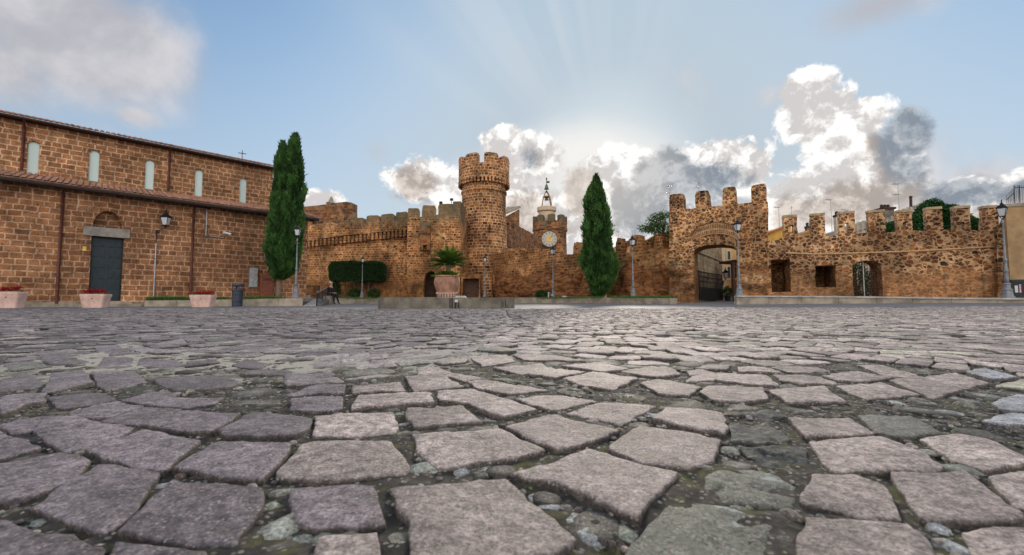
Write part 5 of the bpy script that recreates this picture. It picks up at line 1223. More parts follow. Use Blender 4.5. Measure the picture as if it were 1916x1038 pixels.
# what is behind the opening: courtyard wall and shrubs
YW = Wall(gp(1605, 31), gp(1680, 31)); yw = bigwall("courtyard_house", "pale plastered courtyard house seen through the grille", "house", YW)
house_front(YW, yw, 3.6, [(1632, 1638, 505, 530)], plain("beige_plaster", (.42, .34, .25), .9))
def blobtree(name, label, cat, c, rad, n, mat, L=.16, Wd=.08, trunk=None, group=None, seed=0, hollow=.35):
    t = thing(name, label, cat, (c[0], c[1], c[2]-rad[2]), group)
    u = RS.normal(size=(n, 3)); u /= np.linalg.norm(u, axis=1, keepdims=True)
    r = RS.uniform(hollow, 1, (n, 1))**.5; k = 1+fbm(u*2+seed, 1.3, 3, seed)[:, None]*.7
    p = u*r*k*np.array(rad)+np.array(c); d = u+RS.normal(0, .5, (n, 3))+np.array([0, 0, .2])
    leaves("crown", p, d, RS.uniform(L*.7, L*1.3, n), Wd, mat, t)
    mb = MB(); z0 = trunk if trunk is not None else c[2]-rad[2]
    mb.tube([(c[0], c[1], z0-.1), (c[0]+.05, c[1], (z0+c[2])/2), (c[0], c[1], c[2]+rad[2]*.4)], [.10, .07, .02], 7)
    for i in range(5):
        a = i*1.3; mb.tube([(c[0], c[1], c[2]-rad[2]*.5+i*.1), (c[0]+math.cos(a)*rad[0]*.6, c[1]+math.sin(a)*rad[1]*.6, c[2]+rad[2]*.2)], [.05, .015], 5)
    mb.build("trunk", M_bark, t); return t
blobtree("shrub", "wider dark green shrub behind the grille, under the dark half of the arch", "shrub", (XB(1603, 29.5), 29.5, 1.5), (.9, .8, 1.5), 2200, M_ivy, trunk=.2, seed=1)
blobtree("shrub", "slim dark green shrub behind the grille, in front of the courtyard house", "shrub", (XB(1650, 30), 30, 1.4), (.5, .5, 1.3), 1400, M_ivy, trunk=.2, seed=2)
# wall end, plaster pillar and spear railing at the far right
RE = Wall(gp(1866, 22.2), gp(1898, 21.9)); re_ = bigwall("wall_return", "short rubble wall with a sloping top between the tallest lamp and the ochre pillar", "wall", RE)
slab(RE, [(0, 0), (RE.L, 0)]+wl_(RE, [(1897.5, 390), (1884, 404), (1872, 426), (1866, 430)]), [], .35, "wall", M_right, re_, step=.5, jit=.04, rough=.05, seed=121)
pl = Wall(gp(1893, 20.5), gp(1950, 20.2)); pil = bigwall("ochre_pillar", "tall ochre plastered pillar behind the black wheeled bin", "pillar", pl)
mb = MB(); zp_ = pl.z_(1903, 386); wbox(mb, pl, 0, pl.L, 0, zp_, 0, .22); mb.build("shaft", M_ochre, pil); mb = MB(); wbox(mb, pl, -.07, pl.L+.07, zp_+.003, zp_+.14, -.05, .27); mb.build("cap", M_kerb, pil)
rl = thing("spear_railing", "dark spear topped iron railing above the ochre pillar", "railing", (XB(1900, 20.4), 20.4, zp_)); mb = MB(); tp = MB()
RL = [(1884, 366, 412), (1887.5, 362, 408), (1891, 359, 404), (1894, 356, 400), (1897, 353, 390), (1900, 348, 385), (1903, 347, 385), (1906.5, 346, 385), (1910, 346, 385), (1914, 346, 385), (1918, 346, 385), (1922, 346, 385), (1926, 346, 385)]
for px, ya, yb in RL:
    x = P(px, 380, 20.8); za, zb2 = ZY(ya, 20.8), ZY(yb, 20.8)-.06; mb.tube([(x.x, 20.8, zb2), (x.x, 20.8, za-.06)], .013, 5); tp.lathe((x.x, 20.8, za-.06), [(.012, 0), (.026, .04), (.002, .14)], 5)
mb.build("bars", M_iron, rl); tp.build("spear_tips", M_iron, rl)
mb = MB(); a, b, c_ = P(1883, 374, 20.8), P(1896, 361, 20.8), P(1898, 351, 20.8); mb.tube([a, b], .018, 5); mb.tube([P(1898, 350.5, 20.8), P(1928, 350.5, 20.8)], .02, 5); mb.tube([P(1898, 383, 20.8), P(1928, 383, 20.8)], .02, 5); mb.tube([P(1883, 409, 20.8), P(1897, 387, 20.8)], .018, 5)
for px in (1897.5, 1907): mb.tube([P(px, 388, 20.8), P(px, 346, 20.8)], .018, 6)
mb.build("rails", M_dkiron, rl)

# ------------------------------------------------------------------ houses behind the long wall
def pslab(pts, dz, name, mat, parent):
    n = len(pts); mb = MB(); mb.add(list(pts)+[p-Vector((0, 0, dz)) for p in pts], [tuple(range(n)), tuple(range(n, 2*n))[::-1]]+[(i, n+i, n+(i+1) % n, (i+1) % n) for i in range(n)]); return mb.build(name, mat, parent)
def bighouse(nm, lab, outline, Y, depth, mat):
    t = thing(nm, lab, "house", P(outline[0][0], 520, Y)); w = Wall((P(outline[0][0], 440, Y).x, Y), (P(outline[-1][0], 440, Y).x, Y))
    slab(w, [(w.s_(outline[0][0]), 1), (w.s_(outline[-1][0]), 1)]+[w.hit(*q) for q in outline[::-1]], [], depth, "wall", mat, t, step=1.5, jit=0, rough=.0); return t
h = bighouse("yellow_house", "bright yellow house with brown verge between the gateway and the first merlon", [(1436, 445), (1442, 432), (1466, 423), (1480, 419)], 34, 4, M_yel)
pslab([P(1436, 434.5, 33.7), P(1480, 418, 33.7), P(1481, 416, 38), P(1437, 432, 38)], .12, "roof", M_redpl, h)
h = bighouse("small_yellow_house", "small yellow gable with tiled verge showing beside the second merlon", [(1490, 445), (1494, 438), (1517, 430), (1524, 428)], 33, 4, M_yel)
pslab([P(1490, 440, 32.7), P(1526, 427, 32.7), P(1527, 425, 37), P(1490, 437, 37)], .12, "roof", M_tile, h)
h = bighouse("old_tiled_house", "old stone house with a long mossy tiled roof rising behind the middle merlons", [(1538, 446), (1600, 433), (1660, 417), (1710, 397), (1742, 386), (1790, 400), (1850, 432)], 33.5, 5, M_back)
mb = MB()
top_ = [(1540, 438), (1560, 432), (1600, 417), (1655, 402), (1700, 387), (1738, 374)]; bot_ = [(1540, 446), (1560, 444), (1600, 438), (1655, 421), (1708, 399), (1744, 385)]
A_ = [P(a, b, 36.0) for a, b in top_]; B_ = [P(a, b, 33.2) for a, b in bot_]; fs = []
n_ = 60; L1 = [(A_[min(4, int(i/n_*5))].lerp(A_[min(4, int(i/n_*5))+1], i/n_*5-min(4, int(i/n_*5)))) for i in range(n_+1)]; L2 = [(B_[min(4, int(i/n_*5))].lerp(B_[min(4, int(i/n_*5))+1], i/n_*5-min(4, int(i/n_*5)))) for i in range(n_+1)]
vs = []
for i in range(n_+1):
    for j in range(7): p = L2[i].lerp(L1[i], j/6); vs.append(p+Vector((0, 0, (.07 if i % 2 else -.03)+f3(p.x, p.y, p.z, 1.2, 3, 4)*.12+(.03 if j % 2 else 0))))
mb.add(vs, [(i*7+j, (i+1)*7+j, (i+1)*7+j+1, i*7+j+1) for i in range(n_) for j in range(6)])
k = len(mb.v); mb.add([q-Vector((0, 0, .22)) for q in vs], [(i*7+j, i*7+j+1, (i+1)*7+j+1, (i+1)*7+j) for i in range(n_) for j in range(6)])
mb.f += [(i*7, k+i*7, k+(i+1)*7, (i+1)*7) for i in range(n_)]; mb.uv += [None]*n_; mb.build("roof", M_otile, h)
def chimney(nm, lab, pa, pb, ya, yb, Y, mat, pots=2, cap=M_redpl):
    x0, x1 = P(pa, ya, Y).x, P(pb, ya, Y).x; z1, z0 = ZY(ya, Y), ZY(yb, Y)-.5; w_ = x1-x0; t = thing(nm, lab, "chimney", ((x0+x1)/2, Y, z0))
    mb = MB(); mb.box(((x0+x1)/2, Y, (z0+z1)/2), (w_*.8, w_*.8, z1-z0)); mb.build("stack", mat, t)
    mb = MB(); mb.box(((x0+x1)/2, Y, z1-.05), (w_, w_, .16)); [mb.lathe(((x0+x1)/2+(k-(pots-1)/2)*w_/pots*.8, Y, z1+.03), [(w_/pots*.3, 0), (w_/pots*.34, .25), (w_/pots*.2, .3)], 8) for k in range(pots)]; mb.build("cap", cap, t); return t
chimney("chimney", "pale rendered chimney with a dark cowl beside the third merlon", 1561, 1570, 403, 437, 34.5, M_pale, 1, M_dkiron)
chimney("chimney", "squat chimney with dark terracotta pots above the fourth merlon", 1644, 1667, 390, 405, 35, M_conc, 3, M_rust)
chimney("chimney", "small reddish chimney between the first and second merlons", 1507, 1514, 424, 436, 35, M_redpl, 1, M_hedge)
pw_ = MB(); a = P(1704, 390, 35.6); pw_.tube([(a.x, a.y, ZY(392, 35.6)-.4), (a.x+.05, a.y, ZY(369, 35.6))], .10, 8); pw_.lathe((a.x+.05, a.y, ZY(369, 35.6)), [(.12, 0), (.14, .05), (.02, .14)], 8); tag(pw_.build("flue_pipe", M_rust), "thin dark flue pipe on the tiled roof between the fifth and sixth merlons", "flue pipe")
# ivy over the end of the house
def ivy(label, outline, Y0, Y1, n, parent=None):
    xs_ = [p[0] for p in outline]; ys_ = [p[1] for p in outline]; pts = []
    while len(pts) < n:
        a, b = random.uniform(min(xs_), max(xs_)), random.uniform(min(ys_), max(ys_))
        if inpoly(a+random.gauss(0, 1.0), b+random.gauss(0, 1.0), outline): pts.append(P(a, b, random.uniform(Y0, Y1))[:])
    pts = np.array(pts); pts[:, 1] += fbm(pts, 1.4, 3, 3)*.7; d = RS.normal(size=(n, 3))*.6+np.array([0, -1, .1])
    o = leaves("ivy", pts, d, RS.uniform(.10, .22, n), .13, M_ivy, parent, droop=.3); return o
tag(ivy("", [(1706, 402), (1722, 382), (1742, 372), (1766, 382), (1790, 388), (1812, 404), (1842, 424), (1842, 436), (1700, 436)], 32.4, 33.6, 14000), "dense dark ivy covering the end of the tiled house behind the sixth and seventh merlons", "ivy")
tag(ivy("", [(1652, 420), (1682, 412), (1708, 402), (1708, 436), (1652, 436)], 32.5, 33.1, 3500), "patch of dark ivy under the tiled roof between the fourth and fifth merlons", "ivy")
def antenna(label, px, y0, y1, Y, els, w=.5):
    x = P(px, y0, Y).x; z0, z1 = ZY(y0, Y)-.3, ZY(y1, Y); t = thing("tv_antenna", label, "antenna", (x, Y, z0)); mb = MB(); mb.tube([(x, Y, z0), (x, Y, z1)], .022, 5); mb.build("mast", M_galv, t)
    mb = MB()
    for (f, s_, tl) in els:
        z = z0+(z1-z0)*f; mb.tube([(x-w*s_, Y, z+tl*w), (x+w*.15, Y, z)], .018, 5)
        for k in range(5): q = k/4; mb.tube([(x-w*s_*q, Y-.22, z+tl*w*q), (x-w*s_*q, Y+.22, z+tl*w*q)], .010, 4)
    mb.build("elements", M_galv, t)
antenna("tall tv antenna with two arms above the tiled roof near the flue pipe", 1683, 398, 343, 36, [(.98, 1.0, .03), (.66, .9, .06)], .45)
antenna("thin tv antenna above the second gap of the battlements", 1557, 437, 373, 36, [(.99, .9, .1)], .45)
antenna("short tilted tv antenna just over the third merlon top", 1586, 405, 393, 34, [(.95, 1.0, .25)], .5)
antenna("faint tv antenna just beside the gateway tower", 1459, 440, 387, 38, [(.98, .8, .05)], .5)
antenna("short tv antenna above the first merlon", 1482, 410, 385, 38, [(.9, .3, -.1)], .4)
antenna("tv antenna standing behind the lowest merlon of the gateway", 1253, 375, 347, 33, [(.95, .5, .1), (.6, .6, .2), (.95, -.35, 0)], .35)
antenna("tv antenna standing behind the second merlon of the gateway", 1308, 370, 339, 33, [(.95, .6, .1), (.7, .6, .2), (.9, -.35, .4)], .35)
antenna("small tv antenna rising beside the single cypress top of the ruined wall", 1157, 450, 428, 45, [(.8, .4, 0), (.8, -.4, 0)], .4)
# low roofs behind the ruined wall
h = bighouse("ruined_tower_stub", "broken tuff gable with a dark window hole beside the gateway", [(1198, 470), (1200, 455), (1214, 447), (1228, 438), (1246, 434), (1253, 436)], 34, 1.5, M_castle)
mb = MB(); w_ = Wall((P(1200, 440, 33.98).x, 33.98), (P(1250, 440, 33.98).x, 33.98)); wbox(mb, w_, w_.s_(1221, 455), w_.s_(1229, 455), w_.z_(1225, 464), w_.z_(1225, 451), -.02, .3); mb.build("window_hole", M_shutter, h)
h = bighouse("distant_shed", "small dark shed with an orange wall between the single cypress and the lamp", [(1160, 470), (1160, 456), (1178, 456), (1180, 470)], 40, 3, M_orange)
pslab([P(1160, 455, 39.5), P(1178, 449, 39.5), P(1180, 447, 44), P(1162, 453, 44)], .5, "roof", M_wood, h)

# ------------------------------------------------------------------ raised beds, kerbs, ramp
def poly_slab(pts, z0f, z1f, name, mat, label=None, kind='structure', parent=None):
    n = len(pts); vs = [(x, y, z1f(x, y)) for x, y in pts]+[(x, y, z0f(x, y)) for x, y in pts]; mb = MB(); mb.add(vs, [tuple(range(n)), tuple(range(n, 2*n))[::-1]]+[(i, n+i, n+(i+1) % n, (i+1) % n) for i in range(n)])
    o = mb.build(name, mat, parent); return tag(o, kind=kind) if parent is None else o
def kerbline(pts, wd_, h, name, inset=0):
    """kerb stones with a thin joint between them, following ground points"""
    mb = MB(); cap = MB()
    for (a, b) in zip(pts[:-1], pts[1:]):
        w = Wall(a[:2], b[:2]); n = max(1, int(w.L/1.15))
        for i in range(n):
            s0, s1 = w.L*i/n+.006, w.L*(i+1)/n-.006; vs = []
            for d in (0, wd_):
                for s in (s0, s1):
                    t = s/w.L; zt = a[2]+(b[2]-a[2])*t; q = w.pt(s, 0, d); vs += [(q.x, q.y, -.1), (q.x, q.y, zt+f3(s, d, i, 3, 2)*.008)]
            mb.add(vs, [(0, 2, 3, 1), (4, 5, 7, 6), (1, 3, 7, 5), (0, 1, 5, 4), (2, 6, 7, 3)])
    return tag(mb.build(name, M_kerb), kind='structure')
def kp(px, Y, ytop): return (XB(px, Y), Y, ZY(ytop, Y))
k1 = [kp(615, 29.5, 557.5), kp(770, 34, 557.5), kp(960, 35.5, 556.5), kp(1110, 29.8, 557), kp(1262, 24.6, 557.5)]
kerbline(k1, .25, .3, "central_kerb"); kerbline([k1[-1], (XB(1268, 27.8), 27.8, k1[-1][2]-.05)], .25, .3, "central_kerb")
bz = lambda x, y: .40+.010*(y-28)
poly_slab([(p[0]+.05, p[1]+.1) for p in k1]+[(XB(1264, 30), 31), (2, 52), (-26, 54), (-16, 30)], lambda x, y: .1, lambda x, y: bz(x, y)-.02, "central_bed", M_soil)
k2 = [kp(270, 22.2, 562), kp(330, 22.3, 561.5), kp(430, 22.8, 560), kp(566, 23.4, 557.5)]
kerbline(k2, .22, .3, "church_kerb")
kerbline([k2[-1], (k2[-1][0]-2.0, 29.0, .5)], .2, .3, "church_kerb")
poly_slab([(k2[0][0], k2[0][1]+.1), (k2[2][0], k2[2][1]+.1), (k2[3][0], k2[3][1]+.1), (k2[-1][0]-2.0, 29.0), CH.pt(sEnd, 0)[:2], CH.pt(CH.s_(270), 0)[:2]], lambda x, y: -.1, lambda x, y: .26, "church_bed", M_soil)
mb = MB(); x1_ = XB(553, 24); mb.box((x1_, 23.9, .17), (.62, .62, .6)); tag(mb.build("lamp_plinth", M_conc), "square concrete plinth under the street lamp by the cypress with two tops", "plinth")
# ramp with railing
ra, rb = (XB(567, 23.3), 23.3), (XB(592, 23.3), 23.3); rc, rd_ = (XB(612, 29.5), 29.5), (XB(588, 29.5), 29.5)
mb = MB(); mb.add([(ra[0], ra[1], .03), (rb[0], rb[1], .03), (rc[0], rc[1], .47), (rd_[0], rd_[1], .47), (ra[0], ra[1], -.1), (rb[0], rb[1], -.1), (rc[0], rc[1], -.1), (rd_[0], rd_[1], -.1)], [(0, 1, 2, 3), (0, 4, 5, 1), (1, 5, 6, 2), (2, 6, 7, 3), (3, 7, 4, 0)])
tag(mb.build("access_ramp", M_kerbtop), kind='structure')
rw_ = Wall((rb[0]+.02, rb[1]), (rc[0]+.02, rc[1])); ral = thing("ramp_railing", "dark metal handrail sloping up beside the pale access ramp", "railing", (rb[0], rb[1], 0)); mb = MB(); N_ = 15
zr = lambda t: .05+.45*t
zt0_, zt1_ = ZY(547.5, 23.3), ZY(537, 29.5)
for i in range(N_+1): t = i/N_; mb.tube([rw_.pt(rw_.L*t, zr(t)), rw_.pt(rw_.L*t, zt0_+(zt1_-zt0_)*t-.04)], .014, 5)
mb.build("balusters", M_dkiron, ral); mb = MB(); mb.tube([rw_.pt(0, zt0_), rw_.pt(rw_.L, zt1_)], .030, 6); mb.tube([rw_.pt(0, .12), rw_.pt(rw_.L, .58)], .02, 6); mb.build("handrail", M_iron, ral)
mb = MB(); [mb.tube([rw_.pt(rw_.L*t, zr(t)-.1), rw_.pt(rw_.L*t, zt0_+(zt1_-zt0_)*t)], .032, 6) for t in (0, .5, 1)]; mb.build("posts", M_dkiron, ral)
mb = MB(); mb.add([rw_.pt(0, .02, .03), rw_.pt(rw_.L, .50, .03), rw_.pt(rw_.L, -.1, .03), rw_.pt(0, -.1, .03), rw_.pt(0, .02, -.2), rw_.pt(rw_.L, .50, -.2), rw_.pt(rw_.L, -.1, -.2), rw_.pt(0, -.1, -.2)], [(0, 1, 2, 3), (4, 7, 6, 5), (0, 4, 5, 1), (1, 5, 6, 2), (0, 3, 7, 4)]); tag(mb.build("ramp_side_kerb", M_conc), kind='structure')
fw = Wall(gp(569, 30.5), gp(597, 30.5)); fe = thing("iron_fence", "short dark iron fence panel beyond the ramp against the castle wall", "fence", fw.pt(0, .4)); mb = MB(); ft, fb_ = ZY(535, 30.5), ZY(557, 30.5)
[mb.tube([fw.pt(fw.L*i/12, fb_), fw.pt(fw.L*i/12, ft)], .014, 5) for i in range(13)]; mb.build("bars", M_dkiron, fe); mb = MB(); [mb.tube([fw.pt(0, z), fw.pt(fw.L, z)], .024, 5) for z in (ft, fb_+.15)]; [mb.tube([fw.pt(s, fb_-.2), fw.pt(s, ft+.05)], .035, 6) for s in (0, fw.L)]; mb.build("frame", M_dkiron, fe)
mb = MB(); q = fw.pt(.35, fb_+.03, -.3); mb.box(q, (.34, .25, .18)); mb.box(q+Vector((0, 0, .11)), (.38, .29, .04)); tag(mb.build("white_box", M_white), "small white box with a lid at the foot of the iron fence", "box")
# raised pavement along the long wall
k3 = [kp(1378, 21.3, 555.5), kp(1500, 20.8, 556), kp(1640, 20.0, 557.5), kp(1780, 18.8, 559.5), kp(1960, 17.6, 561.5)]
kerbline(k3, .28, .3, "raised_pavement_kerb")
poly_slab([(p[0], p[1]+.2) for p in k3]+[(XB(2100, 19), 22), (RW.B.x+2, RW.B.y+.8), (RW.A.x, RW.A.y+.8), (XB(1384, 27), 27.0)], lambda x, y: -.1, lambda x, y: .50-.008*max(0, x-9), "raised_pavement", M_kerbtop)
mb = MB()
for a, b in zip(k3[:-1], k3[1:]):
    w = Wall(a[:2], b[:2]); n = int(w.L/1.5)
    for i in range(n):
        t0, t1 = i/n, (i+1)/n; vs = []
        for d in (-.05, .40):
            for t in (t0+.003, t1-.003):
                q = w.pt(w.L*t, 0, d); z = a[2]+(b[2]-a[2])*t+.004; vs += [(q.x, q.y, z), (q.x, q.y, z+.07)]
        mb.add(vs, [(0, 2, 3, 1), (4, 5, 7, 6), (1, 3, 7, 5), (0, 1, 5, 4), (2, 6, 7, 3), (0, 4, 6, 2)])
tag(mb.build("kerb_coping", M_kerbtop), kind='structure')
# ------------------------------------------------------------------ basin, urn and cycad
by = 15.2; bx0, bx1 = XB(700, by+.5), XB(963, by+.6); bc = Vector(((bx0+bx1)/2, by+2.2, 0)); basin = thing("round_basin", "low polygonal concrete basin wall in the middle of the square, around the terracotta urn", "basin", bc)
hb_ = .38; ax, ay = (bx1-bx0)/2, 2.25
O = []; 
for (fx, fy) in ((-1.0, -.55), (-.80, -.97), (-.05, -1.03), (.80, -1.0), (1.0, -.62), (1.0, .55), (.75, 1.0), (-.75, 1.0), (-1.0, .5)): O.append(Vector((bc.x+fx*ax, bc.y+fy*ay, 0)))
Nn = len(O)
for i in range(Nn):
    a, b = O[i], O[(i+1) % Nn]; w = Wall(a[:2], b[:2]); n = max(1, int(w.L/1.6)); mb = MB()
    for k in range(n):
        s0, s1 = w.L*k/n+(.004 if k else 0), w.L*(k+1)/n-(.004 if k < n-1 else 0); vs = []
        for d in (0, .30):
            for s in (s0, s1):
                ii = .12 if d and (s == 0 or s == w.L) else 0; q = w.pt(s+(ii if s < w.L/2 else -ii), 0, d); vs += [(q.x, q.y, -.08), (q.x, q.y, hb_+f3(s, i, 0, 2, 2)*.012)]
        mb.add(vs, [(0, 2, 3, 1), (4, 5, 7, 6), (1, 3, 7, 5), (0, 1, 5, 4), (2, 6, 7, 3), (0, 4, 6, 2)])
    mb.build("wall_section", M_conc, basin)
poly_slab([(p.x+(bc.x-p.x)*.08, p.y+(bc.y-p.y)*.08) for p in O], lambda x, y: -.05, lambda x, y: hb_-.08, "basin_filling", M_soil, parent=basin)
lf_ = MB(); q = P(854, 562, O[2].y-.03); lf_.box((q.x, q.y, q.z-.02), (.10, .05, .09)); lf_.box((q.x, q.y-.03, q.z-.02), (.07, .02, .06)); lf_.build("spout_light", M_white, basin)
for px, w_, ya, yb in ((842, .035, 557.5, 576), (846, .045, 557.5, 577), (852, .05, 565, 577), (858, .04, 566, 577), (941, .02, 563, 575), (946, .03, 561, 576)):
    st = MB(); q = P(px, ya, O[2].y-.004); st.box((q.x, O[2].y-.001+(.035 if px > 900 else .0), (ZY(ya, O[2].y)+max(.0, ZY(yb, O[2].y)))/2), (w_, .01, ZY(ya, O[2].y)-max(.0, ZY(yb, O[2].y)))); st.build("damp_stain", M_dkiron, basin)

urn = thing("terracotta_urn", "huge round terracotta urn standing on the basin in the middle of the square", "planter", (XB(836, 17), 17.0, hb_-.02)); uc = Vector((XB(836, 17), 17.0, 0)); uk = 17.0/F
uz = lambda py: ZY(py, 17.0)
mb = MB(); mb.lathe(uc, [(.05, uz(557)), (15.5*uk, uz(557)), (15.5*uk, uz(554)), (17*uk, uz(549)), (21*uk, uz(540)), (23.6*uk, uz(532)), (24*uk, uz(527)), (23*uk, uz(521)), (21.5*uk, uz(518.6)), (21*uk, uz(518))], 48); mb.build("bowl", plain("stained_terracotta", (.36, .19, .13), .85, var=.35, scale=3.5, bump=.4), urn, smooth=True)
mb = MB(); mb.lathe(uc, [(21*uk, uz(518)), (22.6*uk, uz(517.6)), (22.9*uk, uz(516.6)), (22.4*uk, uz(515.5)), (19.5*uk, uz(515.5)), (19*uk, uz(518)), (.05, uz(518))], 48); mb.build("rim", plain("orange_terracotta", (.52, .24, .11), .8, var=.25, scale=5), urn, smooth=True)
mb = MB()
for i in range(20):                                          # swags in low relief round the foot
    a = 2*PI*i/20; r = 18.6*uk; pts = [uc+Vector((math.sin(a+t*.3)*(r+.01+(.03 if z > 548 else 0)*0), -math.cos(a+t*.3)*r, uz(z))) for t, z in ((0, 546.5), (.25, 549), (.5, 550), (.75, 549), (1, 546.5))]; mb.tube(pts, .022, 5)
    mb.lathe(uc+Vector((math.sin(a)*16.6*uk, -math.cos(a)*16.6*uk, uz(556))), [(.04, 0), (.035, .12), (.05, .16)], 6)
mb.build("relief_swags", M_terra, urn, smooth=True)
mb = MB(); mb.box((uc.x-.1, uc.y-.45, hb_+.0), (1.5, .25, .05), rz=.05); mb.box((uc.x+.62, uc.y-.5, hb_+.03), (.5, .25, .10), rz=-.1, taper=.6); tag(mb.build("loose_stone_slab", M_kerbtop), "thin loose stone slabs lying on the basin edge in front of the urn", "stone slab")
pz = uz(517); cyc = thing("cycad", "green cycad with arching fronds growing out of the terracotta urn", "cycad", (uc.x+.05, uc.y, pz))
mb = MB(); tx = uc.x+.05; mb.lathe((tx, uc.y, pz-.15), [(.10, 0), (.11, .15), (.09, .3), (.105, .4), (.09, .52), (.12, .60), (.06, .66)], 12); mb.build("trunk", M_bark, cyc)
tz = pz+.44; NF = 78
def frond(c, az_, elv, L, name="frond"):
    P0 = []; d = Vector((math.cos(az_), math.sin(az_), 0)); p = Vector(c); e = elv; k = 15
    for i in range(k+1): P0.append(p.copy()); p = p+(d*math.cos(e)+Vector((0, 0, math.sin(e))))*L/k; e -= .045+(.02 if elv > 1 else .0)
    mb = MB(); mb.tube(P0, [.012*(1-i/k)+.003 for i in range(k+1)], 4); sd_ = Vector((-d.y, d.x, 0))
    for i in range(1, k*3):
        t = i/(k*3); q = P0[int(t*k)].lerp(P0[min(k, int(t*k)+1)], t*k-int(t*k)); f = (P0[min(k, int(t*k)+1)]-P0[int(t*k)]).normalized(); ll = L*.24*math.sin(PI*min(1, t*.85+.18))**.7
        for sg in (-1, 1):
            dr = (sd_*sg*.85+f*.6+Vector((0, 0, .22))).normalized(); tip = q+dr*ll; up = f*.030
            mb.add([q-up*.5, q+up*.5, tip], [(0, 1, 2)])
    o = mb.build(name, None, cyc); o.data.materials.append(M_palm)
    at = o.data.attributes.new('tint', 'FLOAT_COLOR', 'POINT'); v = random.random(); at.data.foreach_set('color', np.tile([v, v, v, 1.0], len(o.data.vertices)).astype(np.float32)); return o
for i in range(NF):
    r_ = i/NF; frond((tx+random.gauss(0, .03), uc.y+random.gauss(0, .03), tz), i*2.4, 1.45-1.25*r_**.8+random.gauss(0, .06), random.uniform(.78, .98))
u = RS.normal(size=(900, 3)); u[:, 2] = np.abs(u[:, 2]); leaves("undergrowth", u*np.array([.14, .12, .03])+np.array([tx-.06, uc.y, pz-.02]), u+np.array([0, 0, .2]), .22, .05, M_palm, cyc)

# ------------------------------------------------------------------ pink planters with red flowers
def planter(px0, px1, yt, Y, lab, n):
    x0, x1 = XB(px0, Y), XB(px1, Y); w_ = (x1-x0)*.84; zt_ = ZY(yt, Y); c = Vector(((x0+x1)/2, Y, 0)); t = thing("flower_planter", lab, "planter", c, "pink stone planters along the church"); rz = random.uniform(-.05, .05)
    mb = MB(); hx, hy = w_/2, w_*.24; prof = [(.78, 0), (.80, .03), (.97, zt_-.10), (1.0, zt_-.09), (1.0, zt_), (.93, zt_), (.90, zt_-.10)]
    vs = []; M_ = Matrix.Rotation(rz, 3, 'Z'); ring = 20
    for k, z in prof:
        for i in range(ring):
            a = 2*PI*(i+.5)/ring; cx_, cy_ = math.cos(a), math.sin(a); e = .28; x = math.copysign(abs(cx_)**e, cx_)*hx*k; y = math.copysign(abs(cy_)**e, cy_)*hy*(k if k > .9 else k); vs.append(c+M_ @ Vector((x, y, z)))
    fs = [(r*ring+i, r*ring+(i+1) % ring, (r+1)*ring+(i+1) % ring, (r+1)*ring+i) for r in range(len(prof)-1) for i in range(ring)]+[tuple(range(ring))[::-1], tuple((len(prof)-1)*ring+i for i in range(ring))]
    mb.add(vs, fs); b = mb.build("trough", M_terra, t); mb = MB(); mb.tube([c+M_ @ Vector((w_*.06, -hy*.90, zt_*.66)), c+M_ @ Vector((w_*.06, -hy*.98, zt_*.66))], .022, 8); mb.build("drain_hole", M_dkiron, b)
    k = n; p = np.stack([RS.uniform(-hx*.86, hx*.86, k), RS.uniform(-hy*.7, hy*.7, k), np.full(k, zt_-.06)], 1)+np.array(c[:]); d = np.stack([RS.normal(0, .5, k), RS.normal(0, .5, k), np.ones(k)], 1)
    leaves("foliage", p, d, RS.uniform(.06, .16, k), .05, M_grass, t); 
    m_ = n*2; cx_ = RS.uniform(-hx*.85, hx*.85, 26); cc_ = np.stack([cx_, RS.uniform(-hy*.6, hy*.6, 26), zt_+RS.uniform(.02, .13, 26)], 1); idx = RS.randint(0, 26, m_)
    u = RS.normal(size=(m_, 3)); p = cc_[idx]+u*.025+np.array(c[:]); leaves("flowers", p, u, .055, .045, M_red, t)
planter(-8, 48, 545.5, 15.6, "pink planter of red flowers farthest from the dark door, by the first downpipe", 260)
planter(152, 206, 550, 16.8, "pink planter of red flowers in front of the dark church door", 260)
planter(355, 405, 551.5, 19.0, "pink planter of red flowers nearest the blue grey litter bin", 260)
# litter bins
Yb = 22.3; bt = thing("litter_bin", "round blue grey litter bin with a dished lid in front of the church kerb", "litter bin", (XB(444, Yb), Yb, 0)); zt_ = ZY(530, Yb); k = Yb/F; c = Vector((XB(444, Yb), Yb, 0))
mb = MB(); mb.lathe(c, [(8.2*k, 0), (8.6*k, .04), (9.2*k, zt_*.70), (8.4*k, zt_*.715), (8.4*k, zt_*.72)], 28); b = mb.build("body", M_slate, bt, smooth=False)
for r_, z in ((8.75, zt_*.2), (9.0, zt_*.5), (9.15, zt_*.66)): mb = MB(); mb.lathe(c, [(r_*k, z-.012), (r_*k+.012, z), (r_*k, z+.012)], 28, cap=False); mb.build("hoop", M_dkiron, b)
mb = MB(); [mb.box(c+Vector((math.cos(a)*8.2*k, math.sin(a)*8.2*k, zt_*.80)), (.07, .03, zt_*.18), rz=a+PI/2) for a in (PI/4, 3*PI/4, 5*PI/4, 7*PI/4)]; mb.build("lid_support", M_slate, bt)
mb = MB(); mb.lathe(c, [(9.6*k, zt_*.88), (10.2*k, zt_*.91), (9.0*k, zt_*.975), (4*k, zt_), (.02, zt_)], 28); mb.build("lid", M_slate, bt, smooth=True)
Yb = 18.6; w = Wall((XB(1894, Yb), Yb), (XB(1922, Yb), Yb-.3)); z0, zt_ = ZY(560, Yb)-.02, ZY(523, Yb); bt = thing("wheeled_bin", "black wheeled bin with white notice and pink striped sticker beside the ochre pillar", "bin", w.pt(w.L/2, z0))
